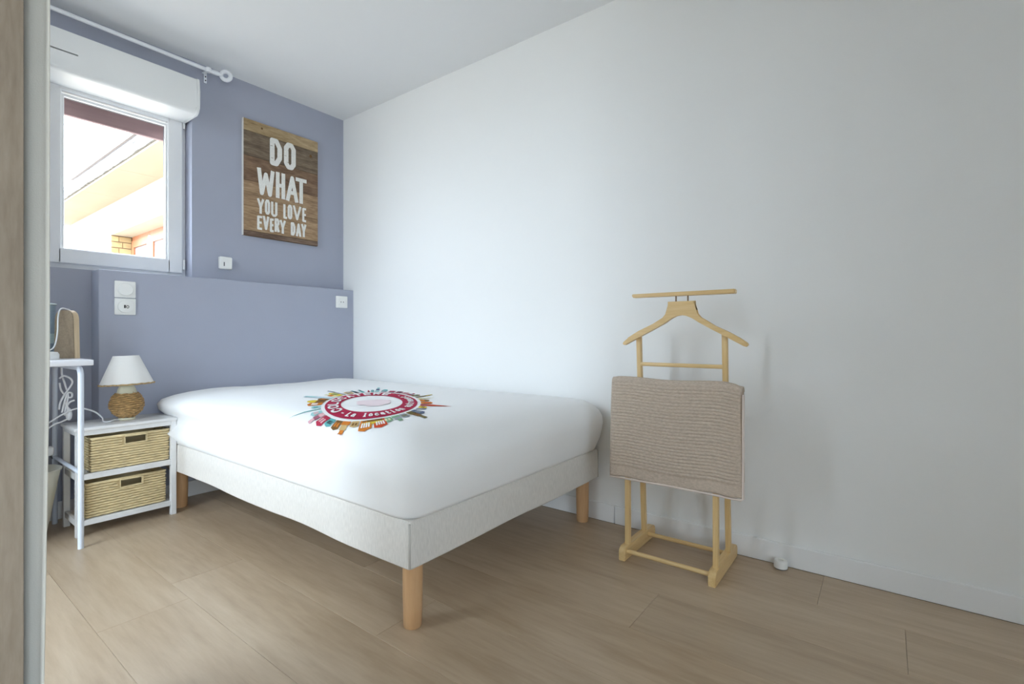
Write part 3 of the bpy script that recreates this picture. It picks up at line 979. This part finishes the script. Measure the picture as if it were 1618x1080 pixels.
for (x, z, rb, side, *nrm) in path:
    row = []
    for j in range(ny + 1):
        t_ = j / ny
        low = max(0, min(1, (ztp - z) / .38))
        y = Y0 + (Y1 - Y0) * t_
        y += (t_ - .5) * 0.008 * low if side <= 0 else (t_ - .5) * -0.004
        # gentle hanging folds, strongest at the posts
        fold = 0.0032 * math.exp(-((y - .835) / .025) ** 2) + 0.0045 * math.exp(-((y - .487) / .022) ** 2) - 0.007 * math.exp(-((y - .452) / .03) ** 2) - .004 * math.exp(-((y - .87) / .02) ** 2)
        dx = side * (-fold) * (1 if side < 0 else 0) * low ** .5
        edge = max(0, (.025 - (y - Y0)) / .025)
        dx += 0.006 * edge * low if side < 0 else 0
        zz = z + 0.003 * math.sin(t_ * 9)
        if side >= 0 and t_ < .12:
            zz -= 0.010 * (1 - t_ / .12) * (1 if side == 0 else 1 - low)
        if side < 0 and t_ < .12:
            zz -= 0.010 * (1 - t_ / .12) * (1 - low)
        am = 0.0034 if .05 < t_ < .97 else 0.0006
        nx_, nz_ = nrm if nrm else (side, 0)
        row.append(b.verts.new((x + nx_ * am * rb + dx, y, zz + nz_ * am * rb)))
    grid.append(row)
for gi, (A, B) in enumerate(zip(grid, grid[1:])):
    for j in range(ny):
        f = b.faces.new((A[j], A[j + 1], B[j + 1], B[j]))
tb = obj('towel_cloth', b, 'towel', tw, True)
mod = tb.modifiers.new('thickness', 'SOLIDIFY')
mod.thickness = 0.005
mod.offset = 0
b = bmesh.new()
pts = [(1.8575, .394, .700 - .01), (1.8565, .3945, .60), (1.8585, .395, .45), (1.8605, .396, .326), (1.8585, .402, .321), (1.8575, .5, .323), (1.8570, .65, .325), (1.857, .80, .323), (1.857, .90, .324)]
tube(b, pts, 0.0042, 8)
tag(obj('hem', b, 'hem', tw, True), 'pale stitched hem along the towel edge')

# ------------------------------------------------------------------ door stop
ds = thing('door_stop', 'small round white door stop on the floor beside the baseboard', 'door stop', (2.146, 0.322, 0))
obj('rubber_base', lathe(bmesh.new(), [(0.0215, 0), (0.0225, 0.0025), (0.022, 0.004)], (2.146, 0.322, 0), 32), 'seal', ds, 'auto')
b = lathe(bmesh.new(), [(0.0235, 0.004), (0.0240, 0.007), (0.0240, 0.027), (0.0215, 0.031), (0.010, 0.0312), (0.008, 0.026), (0.0, 0.0255)], (2.146, 0.322, 0), 36, cap1=False)
obj('cap', b, 'pvc2', ds, 'auto')

# ------------------------------------------------------------------ nightstand
ns_ = thing('nightstand', 'small white two-tier nightstand frame between the desk and the bed', 'nightstand', (0.778, 2.965, 0))
NX0, NX1, NY0, NY1 = 0.580, 0.9685, 2.850, 3.088
LW = 0.024
for x in (NX0, NX1 - LW):
    for y in (NY0, NY1 - LW):
        obj('leg', bx(x, x + LW, y, y + LW, 0, 0.470, bev=0.002), 'nswhite', ns_)
obj('top', bx(NX0 - .008, NX1 + .002, NY0 - .010, 3.0895, 0.470, 0.486, bev=0.005), 'nswhite', ns_, 'auto')
for z0, z1 in ((0.448, 0.470), (0.250, 0.276), (0.046, 0.070)):
    obj('front_rail', bx(NX0 + LW, NX1 - LW, NY0 + .003, NY0 + .019, z0, z1, bev=0.002), 'nswhite', ns_)
    obj('back_rail', bx(NX0 + LW, NX1 - LW, NY1 - .019, NY1 - .003, z0, z1, bev=0.002), 'nswhite', ns_)
    for x in (NX0 + .003, NX1 - .019):
        obj('side_rail', bx(x, x + .016, NY0 + LW, NY1 - LW, z0, z1 + .004, bev=0.002), 'nswhite', ns_)
for z in (0.268, 0.062):
    obj('shelf', bx(NX0 + .019, NX1 - .019, NY0 + .019, NY1 - .019, z, z + 0.006), 'nswhite', ns_)


def basket(name, label, x0, x1, y0, y1, z0, z1, hx0, hx1, hz0, hz1, nrow=13):
    t = thing(name, label, 'basket', ((x0 + x1) / 2, (y0 + y1) / 2, z0), 'woven straw baskets in the nightstand')
    # liner
    b = bmesh.new()
    i = 0.006
    for (a0, a1, c0, c1, e0, e1) in ((x0 + i, hx0, y0 + i, y0 + i + .004, z0, z1 - .004), (hx1, x1 - i, y0 + i, y0 + i + .004, z0, z1 - .004),
                                     (hx0, hx1, y0 + i, y0 + i + .004, z0, hz0), (hx0, hx1, y0 + i, y0 + i + .004, hz1, z1 - .004),
                                     (x0 + i, x0 + i + .004, y0 + i + .004, y1 - i, z0, z1 - .004), (x1 - i - .004, x1 - i, y0 + i + .004, y1 - i, z0, z1 - .004),
                                     (x0 + i, x1 - i, y1 - i - .004, y1 - i, z0, z1 - .004), (x0 + i, x1 - i, y0 + i, y1 - i, z0, z0 + .004)):
        box(b, a0, a1, c0, c1, e0, e1)
    obj('liner', b, 'straw2', t)
    # woven rows: flattened strands running round the basket, weaving in and out
    rowh = (z1 - z0) / nrow
    b = bmesh.new()
    rnd = random.Random(int(z0 * 1000))

    def strand(pts2, zc, ph, closed):
        n = len(pts2)
        rings_ = []
        for k, (px, py, nx, ny, s) in enumerate(pts2):
            wv = 0.0022 * math.sin(s * 2 * PI / 0.034 + ph) + rnd.uniform(-.0005, .0005)
            zz = zc + rnd.uniform(-.0009, .0009)
            hh_ = rowh * 0.43
            rings_.append([b.verts.new((px + nx * (wv + dn), py + ny * (wv + dn), zz + dz_)) for dn, dz_ in ((-.003, 0), (0, -hh_), (.0026, -hh_ * .5), (.0032, 0), (.0026, hh_ * .5), (0, hh_))])
        for k in range(n if closed else n - 1):
            A, B = rings_[k], rings_[(k + 1) % n]
            for j in range(6):
                b.faces.new((A[j], A[(j + 1) % 6], B[(j + 1) % 6], B[j]))
    cx0, cx1, cy0, cy1 = x0 + .003, x1 - .003, y0 + .003, y1 - .003
    st = 0.0085

    def seg(p, q, nx, ny, s0):
        L_ = math.hypot(q[0] - p[0], q[1] - p[1])
        n = max(2, int(L_ / st))
        return [(p[0] + (q[0] - p[0]) * k / n, p[1] + (q[1] - p[1]) * k / n, nx, ny, s0 + L_ * k / n) for k in range(n)], s0 + L_
    for r in range(nrow):
        zc = z0 + rowh * (r + .5)
        ph = PI * (r % 2)
        hole = hz0 - rowh * .3 < zc < hz1 + rowh * .3
        pts2, s = [], 0.0
        start = (hx1 + .005, cy0) if hole else (cx0, cy0)
        if not hole:
            a_, s = seg((cx0, cy0), (cx1, cy0), 0, -1, s)
        else:
            s = hx1 - cx0
            a_, s = seg(start, (cx1, cy0), 0, -1, s)
        pts2 += a_
        for p, q, nx, ny in (((cx1, cy0), (cx1, cy1), 1, 0), ((cx1, cy1), (cx0, cy1), 0, 1), ((cx0, cy1), (cx0, cy0), -1, 0)):
            a_, s = seg(p, q, nx, ny, s)
            pts2 += a_
        if hole:
            a_, s = seg((cx0, cy0), (hx0 - .005, cy0), 0, -1, 0.0)
            pts2 += a_
        strand(pts2, zc, ph, not hole)
    w = obj('weave', b, 'straw', t, True)
    w['kind'] = 'stuff'
    b = bmesh.new()
    tube(b, [(hx0 - .003, y0 - .001, hz0 - .003), (hx1 + .003, y0 - .001, hz0 - .003), (hx1 + .003, y0 - .001, hz1 + .003), (hx0 - .003, y0 - .001, hz1 + .003)], 0.0042, 8, closed=True)
    tag(obj('handle_rim', b, 'straw', t, True), 'straw rim around the handle hole')
    b = bmesh.new()
    tube(b, [(x0 + .002, y0 + .002, z1 - .002), (x1 - .002, y0 + .002, z1 - .002), (x1 - .002, y1 - .002, z1 - .002), (x0 + .002, y1 - .002, z1 - .002)], 0.0045, 8, closed=True)
    obj('top_rim', b, 'straw', t, True)
    return t


basket('straw_basket', 'woven straw basket on the upper tier of the white nightstand', 0.634, 0.942, 2.866, 3.060, 0.2765, 0.430, 0.764, 0.845, 0.388, 0.419)
basket('straw_basket', 'woven straw basket on the lower tier of the white nightstand', 0.618, 0.930, 2.872, 3.060, 0.0705, 0.226, 0.748, 0.830, 0.184, 0.215)

# ------------------------------------------------------------------ table lamp
LX, LY, LZ = 0.793, 2.960, 0.486
lp = thing('table_lamp', 'small table lamp with white cone shade and brown rattan ball base', 'lamp', (LX, LY, LZ))
b = bmesh.new()
prof = []
for k in range(17):
    a = -PI / 2 * .72 + (PI / 2 * .72 + PI / 2 * .66) * k / 16
    prof.append((0.062 * math.cos(a), 0.076 + 0.065 * math.sin(a)))
lathe(b, prof, (LX, LY, LZ), 40)
base = obj('ball_base', b, 'rattan2', lp, True)
rnd = random.Random(3)
b = bmesh.new()
for r in range(15):
    a = -PI / 2 * .70 + (PI / 2 * .70 + PI / 2 * .64) * r / 14
    R0, z = 0.0655 * math.cos(a), LZ + 0.077 + 0.066 * math.sin(a)
    n = 60
    pts = []
    for k in range(n):
        th = 2 * PI * k / n
        w = 0.0022 * math.sin(th * 15 + PI * (r % 2)) + rnd.uniform(-.0012, .0012)
        pts.append((LX + (R0 + w * math.cos(a)) * math.cos(th), LY + (R0 + w * math.cos(a)) * math.sin(th), max(z + 0.0016 * math.sin(th * 7.5 + r) + rnd.uniform(-.0008, .0008), LZ + .006)))
    tube(b, pts, 0.0046, 7, closed=True)
w = obj('rattan_weave', b, 'rattan', base, True)
w['kind'] = 'stuff'
obj('foot_ring', lathe(bmesh.new(), [(0.032, 0.0), (0.036, 0.004), (0.034, 0.012)], (LX, LY, LZ), 32), 'ceramic', lp, 'auto')
obj('neck', lathe(bmesh.new(), [(0.040, 0.128), (0.041, 0.134), (0.038, 0.139), (0.036, 0.150), (0.030, 0.162), (0.022, 0.170), (0.010, 0.174), (0.010, 0.215)], (LX, LY, LZ), 32), 'ceramic', lp, 'auto')
b = bmesh.new()
lathe(b, [(0.1075, 0.174), (0.0515, 0.312), (0.0503, 0.312), (0.1063, 0.174)], (LX, LY, LZ), 48, cap0=False, cap1=False)
tilt = Matrix.Translation((LX, LY, LZ + .22)) @ Matrix.Rotation(math.radians(-2.2), 4, 'X') @ Matrix.Rotation(math.radians(-1.2), 4, 'Y') @ Matrix.Translation((-LX, -LY, -LZ - .22))
bmesh.ops.transform(b, matrix=tilt, verts=b.verts)
sh = obj('lamp_shade', b, 'shade', lp, 'auto')
b = bmesh.new()
rp, tw_ = [], 72
for k in range(tw_):
    a = 2 * PI * k / tw_
    rp.append((LX + 0.1085 * math.cos(a), LY + 0.1085 * math.sin(a), LZ + 0.1745 + 0.0009 * math.sin(a * 18)))
tube(b, rp, 0.0038, 7, closed=True)
bmesh.ops.transform(b, matrix=tilt, verts=b.verts)
tag(obj('raffia_trim', b, 'trimr', sh, True), 'brown raffia trim along the shade rim')
b = bmesh.new()
tube(b, spline([(LX - .03, LY - .005, LZ + .004), (LX - .055, LY - .02, LZ + .008), (LX - .075, LY - .025, LZ + .0035), (LX - .09, LY + .0, LZ + .0035), (LX - .088, LY + .03, LZ + .018),
                (LX - .12, LY + .03, LZ + .052), (LX - .175, LY + .03, LZ + .073), (LX - .23, LY + .03, LZ + .052), (LX - .285, LY + .035, LZ + .012)]), 0.0034, 8)
tag(obj('cord', b, 'cable', lp, True), 'white lamp cord')

# ------------------------------------------------------------------ desk with round tube legs
dk = thing('desk', 'white desk with pale round tube legs at the window wall', 'desk', (0.34, 2.94, 0))
DX0, DX1, DY0, DY1, DZ = 0.075, 0.605, 2.685, 3.185, 0.794
obj('desk_top', bx(DX0, DX1, DY0, DY1, DZ - .024, DZ, bev=0.003), 'desk', dk, 'auto')
for x, sx in ((0.5665, -1), (0.105, 1)):
    f, k_ = (DY0 + .020, DY1 - .025)
    zt = DZ - .024 - .011
    arc = []
    rr_ = 0.035
    leg_f = [(x, f, 0.0), (x, f, zt - rr_)] + [(x, f + rr_ - rr_ * math.cos(a), zt - rr_ + rr_ * math.sin(a)) for a in [PI / 2 * q / 5 for q in range(1, 6)]] + [(x, (f + k_) / 2, zt)]
    leg_b = [(x, k_, 0.0), (x, k_, zt - rr_)] + [(x, k_ - rr_ + rr_ * math.cos(a), zt - rr_ + rr_ * math.sin(a)) for a in [PI / 2 * q / 5 for q in range(1, 6)]] + [(x, (f + k_) / 2, zt)]
    obj('leg', tube(bmesh.new(), leg_f, 0.0105, 16), 'tube', dk, 'auto')
    obj('leg', tube(bmesh.new(), leg_b, 0.0105, 16), 'tube', dk, 'auto')
    obj('stretcher', tube(bmesh.new(), [(x, f + .008, 0.318), (x, k_ - .008, 0.318)], 0.0085, 14), 'tube', dk, 'auto')

# unseen cabinet, added to block the door's light from the desk corner
cab = thing('light_blocker_cabinet', 'unseen tall white cabinet added at the desk end to block door light', 'cabinet', (-0.20, 2.93, 0))
obj('body', bx(-0.45, 0.050, 2.680, 3.200, 0, 2.10, bev=0.002), 'nswhite', cab)
for z0, z1 in ((0.06, 1.03), (1.035, 2.08)):
    d_ = obj('cabinet_door', bx(-0.44, 0.040, 2.662, 2.679, z0, z1, bev=0.002), 'nswhite', cab)
    obj('handle', tube(bmesh.new(), [(0.0, 2.645, (z0 + z1) / 2 - .06), (0.0, 2.645, (z0 + z1) / 2 + .06)], 0.005, 10), 'tube', d_, True)

# things on the desk
pa = []
W2 = 0.042
for k in range(25):
    a = PI * k / 24
    s_, c_ = math.sin(a), math.cos(a)
    pa.append((W2 * (abs(c_) ** .6) * (1 if c_ > 0 else -1), 0.155 + 0.062 * (abs(s_) ** .7)))
outline = [(W2 * 1.12, 0.0)] + [(W2 * 1.03, 0.10)] + pa + [(-W2 * 1.03, 0.10), (-W2 * 1.12, 0.0)]
ws = thing('arched_wood_stand', 'light wood panel with rounded top standing on the white desk', 'stand', (0.573, 2.93, DZ))


def stand_slab(d0, d1, sc_=1.0):
    b = bmesh.new()
    prism(b, [(p[0] * sc_, p[1]) for p in outline], 'y', d0, d1, bev=0.0015)
    bmesh.ops.transform(b, matrix=Matrix.Translation((0.571, 2.955, DZ)) @ Matrix.Rotation(math.radians(-55), 4, 'Z'), verts=b.verts)
    return b


obj('panel', stand_slab(-.016, -.0105), 'lwood', ws, 'auto')
obj('pale_edge', stand_slab(-.0103, .016), 'lwoode', ws, 'auto')
bs = thing('round_device', 'low round white device with cable lying on the white desk', 'device', (0.470, 2.835, DZ))
obj('housing', lathe(bmesh.new(), [(0.050, 0.0), (0.0525, 0.004), (0.0525, 0.022), (0.047, 0.032), (0.02, 0.035)], (0.470, 2.835, DZ), 40), 'pvc2', bs, 'auto')
b = bmesh.new()
tube(b, spline([(0.475, 2.845, DZ + .034), (0.512, 2.880, DZ + .050), (0.528, 2.900, DZ + .110), (0.536, 2.930, DZ + .185), (0.548, 2.950, DZ + .2215), (0.570, 2.963, DZ + .2225), (0.592, 2.990, DZ + .205), (0.597, 3.01, DZ + .10), (0.590, 3.06, DZ + .004), (0.580, 3.16, DZ + .003)]), 0.0027, 8)
obj('cable', b, 'cable', bs, True)
jr = thing('glass_vase', 'square-shouldered greenish glass vase on the desk behind the wood panel', 'vase', (0.490, 3.075, DZ))
b = lathe(bmesh.new(), [(0.060, 0.0), (0.064, 0.006), (0.064, 0.235), (0.067, 0.242), (0.067, 0.248), (0.061, 0.248), (0.060, 0.236), (0.060, 0.012), (0.0, 0.010)], (0.490, 3.075, DZ), 40, cap1=False)
obj('glass_wall', b, 'jar', jr, 'auto')
b = bmesh.new()
tube(b, [(0.490 + .0645 * math.cos(2 * PI * k / 40), 3.075 + .0645 * math.sin(2 * PI * k / 40), DZ + .246) for k in range(40)], 0.004, 8, closed=True)
obj('rim', b, mat('pale_glass_rim', (.62, .68, .66), .25, .5), jr, True)

# cable bundle hanging under the desk
cbn = thing('cable_bundle', 'looped white cables tied together and hanging under the desk', 'cable', (0.575, 3.02, 0.50))
b = bmesh.new()
tube(b, spline([(0.566, 3.03, DZ - .03), (0.568, 3.03, .715), (0.575, 3.01, .67), (0.583, 3.0, .62), (0.575, 3.0, .57), (0.572, 3.0, .53)]), 0.0038, 8)
obj('strand', b, 'cable', cbn, True)
b = bmesh.new()
tube(b, spline([(0.558, 3.02, .700), (0.570, 3.01, .712), (0.590, 3.0, .700), (0.598, 3.0, .680), (0.588, 3.0, .655), (0.570, 3.0, .625), (0.556, 3.0, .590), (0.552, 3.0, .56)]), 0.0038, 8)
obj('strand', b, 'cable', cbn, True)
b = bmesh.new()
tube(b, spline([(0.556, 3.01, .68), (0.562, 3.01, .645), (0.580, 3.0, .615), (0.595, 3.0, .612), (0.596, 3.0, .630), (0.580, 2.995, .632), (0.570, 3.0, .590), (0.562, 3.0, .545)]), 0.0038, 8)
obj('strand', b, 'cable', cbn, True)
b = bmesh.new()
tube(b, spline([(0.585, 3.0, .525), (0.590, 3.0, .55), (0.580, 3.0, .572), (0.590, 3.0, .590), (0.606, 3.0, .596)]), 0.0042, 8)
tube(b, spline([(0.585, 3.0, .52), (0.583, 3.0, .55), (0.578, 3.0, .575), (0.572, 3.0, .590)]), 0.0038, 8)
lathe(b, [(0.004, -.028), (0.010, -.020), (0.0125, -.004), (0.0105, .016), (0.005, .026)], (0.586, 3.0, .535), 12)
tag(obj('tie_knot', b, 'cable', cbn, True), 'white tied cable knot')
b = bmesh.new()
tube(b, spline([(0.585, 3.0, .515), (0.560, 2.99, .505), (0.53, 2.98, .495), (0.49, 2.96, .47), (0.45, 2.95, .44)]), 0.0036, 8)
obj('strand', b, 'cable', cbn, True)

# plug and waste bin at the end of the desk
pg = thing('power_plug', 'white mains plug hanging on a cable beside the desk leg', 'plug', (0.512, 3.03, 0.335))
b = bmesh.new()
box(b, 0.500, 0.538, 3.01, 3.045, 0.352, 0.392, bev=0.008)
obj('plug_body', b, 'cable', pg, 'auto')
b = bmesh.new()
tube(b, spline([(0.515, 3.03, .390), (0.505, 3.03, .43), (0.47, 3.0, .45), (0.44, 2.96, .46)]), 0.003, 8)
obj('plug_cable', b, 'cable', pg, True)
for y in (3.02, 3.036):
    obj('prong', tube(bmesh.new(), [(0.53, y, .354), (0.533, y, .337)], 0.0022, 8), M['seal'], pg, True)
wb = thing('waste_bin', 'cream conical waste bin under the white desk', 'bin', (0.440, 2.985, 0))
b = lathe(bmesh.new(), [(0.062, 0.0), (0.065, 0.003), (0.113, 0.296), (0.118, 0.298), (0.118, 0.304), (0.111, 0.304), (0.108, 0.296), (0.061, 0.006), (0.0, 0.006)], (0.440, 2.985, 0), 44, cap1=False)
obj('shell', b, 'bin', wb, 'auto')
b = bmesh.new()
tube(b, [(0.440 + .1165 * math.cos(2 * PI * k / 44), 2.985 + .1165 * math.sin(2 * PI * k / 44), .303) for k in range(44)], 0.0035, 8, closed=True)
obj('rim', b, 'bin', wb, True)

# ------------------------------------------------------------------ wardrobe side and cream curtain in the foreground
wd = thing('wardrobe', 'tall grey-brown wood-grain wardrobe carcass with a curtain across its open front', 'wardrobe', (-0.18, 1.3, 0))
obj('side_panel', bx(-0.50, 0.1456, 1.000, 1.020, 0, 2.30, bev=0.001), 'wardrobe', wd)
obj('side_panel', bx(-0.50, 0.140, 1.580, 1.600, 0, 2.30, bev=0.001), 'wardrobe', wd)
obj('back_panel', bx(-0.50, -0.485, 1.020, 1.580, 0, 2.30), 'wardrobe', wd)
obj('top_panel', bx(-0.485, 0.130, 1.020, 1.580, 2.28, 2.30), 'wardrobe', wd)
for z in (0.06, 0.9, 1.75):
    obj('shelf', bx(-0.485, 0.120, 1.020, 1.580, z, z + 0.018), 'wardrobe', wd)
cu = thing('curtain', 'cream cloth curtain hanging beside the wood-grain wardrobe panel', 'curtain', (0.165, 1.3, 0.03))
b = bmesh.new()
grid = []
for i in range(30):
    z = 0.03 + 2.24 * i / 29
    row = []
    for j in range(90):
        t_ = j / 89
        y = 1.028 + 0.53 * t_
        k_ = max(0, (0.85 - z) / .85)
        x = 0.1665 + 0.0125 * math.cos(t_ * 2 * PI * 6.5 + 0.25 * math.sin(z * 2)) * (1 - .25 * k_) - 0.008 * k_ * max(0, 1 - t_ * 6)
        row.append(b.verts.new((x, y, z)))
    grid.append(row)
for A, B in zip(grid, grid[1:]):
    for j in range(89):
        b.faces.new((A[j], A[j + 1], B[j + 1], B[j]))
c_ = obj('cloth', b, 'curtain', cu, True)
mod = c_.modifiers.new('thickness', 'SOLIDIFY')
mod.thickness = 0.003
obj('curtain_rail', bx(0.1485, 0.184, 1.020, 1.580, 2.268, 2.286, bev=0.002), 'pvc', cu)

# ------------------------------------------------------------------ outside: neighbouring house wing
struct('ground', bx(-40, 40, 3.6, 60, -3.3, -3.2), 'yard', 'pale yard far below the window')
struct('ground', bx(-40, 40, -40, 3.6, -3.3, -3.2), 'yard', 'pale yard around the house')
hs = thing('neighbour_house', 'cream rendered house wing with deep concrete eaves seen through the window', 'house', (3.5, 9.0, -3.2))
FX, FYN, FYF = 2.50, 6.6, 12.6
OY0, OY1, OZ0, OZ1 = 7.3, 10.13, 0.6, 2.545        # recessed opening
b = bmesh.new()
box(b, FX, FX + .35, OY1, FYF, -3.2, 3.05)
box(b, FX, FX + .35, FYN, OY0, -3.2, 3.05)
box(b, FX, FX + .35, OY0, OY1, OZ1, 3.05)
box(b, FX, FX + .35, OY0, OY1, -3.2, OZ0)
box(b, FX + .35, FX + 4, FYN, FYF, -3.2, 3.05)
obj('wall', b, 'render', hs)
for k in range(4):
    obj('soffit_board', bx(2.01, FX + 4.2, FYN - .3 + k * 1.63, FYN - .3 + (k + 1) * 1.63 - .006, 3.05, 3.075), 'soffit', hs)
b = bmesh.new()
bm_pts = []
n = 60
for row in range(2):
    pass
box(b, 1.985, FX + 4.25, FYN - .3, FYF + .1, 3.0752, 3.205)
bmesh.ops.subdivide_edges(b, edges=[e for e in b.edges if abs(e.verts[0].co.y - e.verts[1].co.y) > 1], cuts=70)
for v in b.verts:
    if v.co.x < 2.2:
        v.co.x += 0.018 * noise.noise(v.co * 5)
        v.co.z += (0.02 * noise.noise(v.co * 4 + Vector((3, 0, 0)))) if v.co.z > 3.15 else 0
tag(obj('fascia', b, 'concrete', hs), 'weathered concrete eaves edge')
obj('zinc_cap', bx(2.00, FX + 4.25, FYN - .3, FYF - .2, 3.225, 3.285), 'zinc', hs)
obj('gutter', tube(bmesh.new(), [(1.975, FYN - .2, 3.283), (1.975, 9.95, 3.290)], 0.022, 8), 'gutter', hs)
jm = obj('brick_jamb', bx(FX + .001, FX + .28, OY1 - .012, OY1 - .001, OZ0, OZ1), 'mortar', hs)
zz, r = OZ1 - .012, 0
while zz > 1.5:
    h = .085
    cutx = FX + (.15 if r % 2 else .10)
    for a0, a1 in ((FX + .003, cutx), (cutx + .008, FX + .272)):
        obj('brick', bx(a0, a1, OY1 - .024, OY1 - .010, zz - h, zz, bev=0.003, seg=1), 'brick', jm)
    zz -= h + .012
    r += 1
b = bmesh.new()
WX = FX + .28
box(b, WX, WX + .06, OY1 - .07, OY1 - .025, OZ0, OZ1)
box(b, WX, WX + .06, OY0, OY1 - .07, OZ1 - .07, OZ1)
of = obj('window_frame', b, 'owood', hs)
y = OY1 - .08
while y - .8 > OY0 - .3:
    b = bmesh.new()
    box(b, WX - .02, WX + .03, y - .10, y, OZ0, OZ1 - .075)
    box(b, WX - .02, WX + .03, y - .80, y - .70, OZ0, OZ1 - .075)
    box(b, WX - .02, WX + .03, y - .70, y - .10, OZ1 - .19, OZ1 - .075)
    cs = obj('casement', b, 'owood', of)
    obj('pane', bx(WX + .004, WX + .01, y - .70, y - .10, OZ0, OZ1 - .19), 'opane', cs)
    obj('mullion', bx(WX - .03, WX + .02, y - .865, y - .815, OZ0, OZ1 - .075), M['prwhite'], of)
    y -= .88
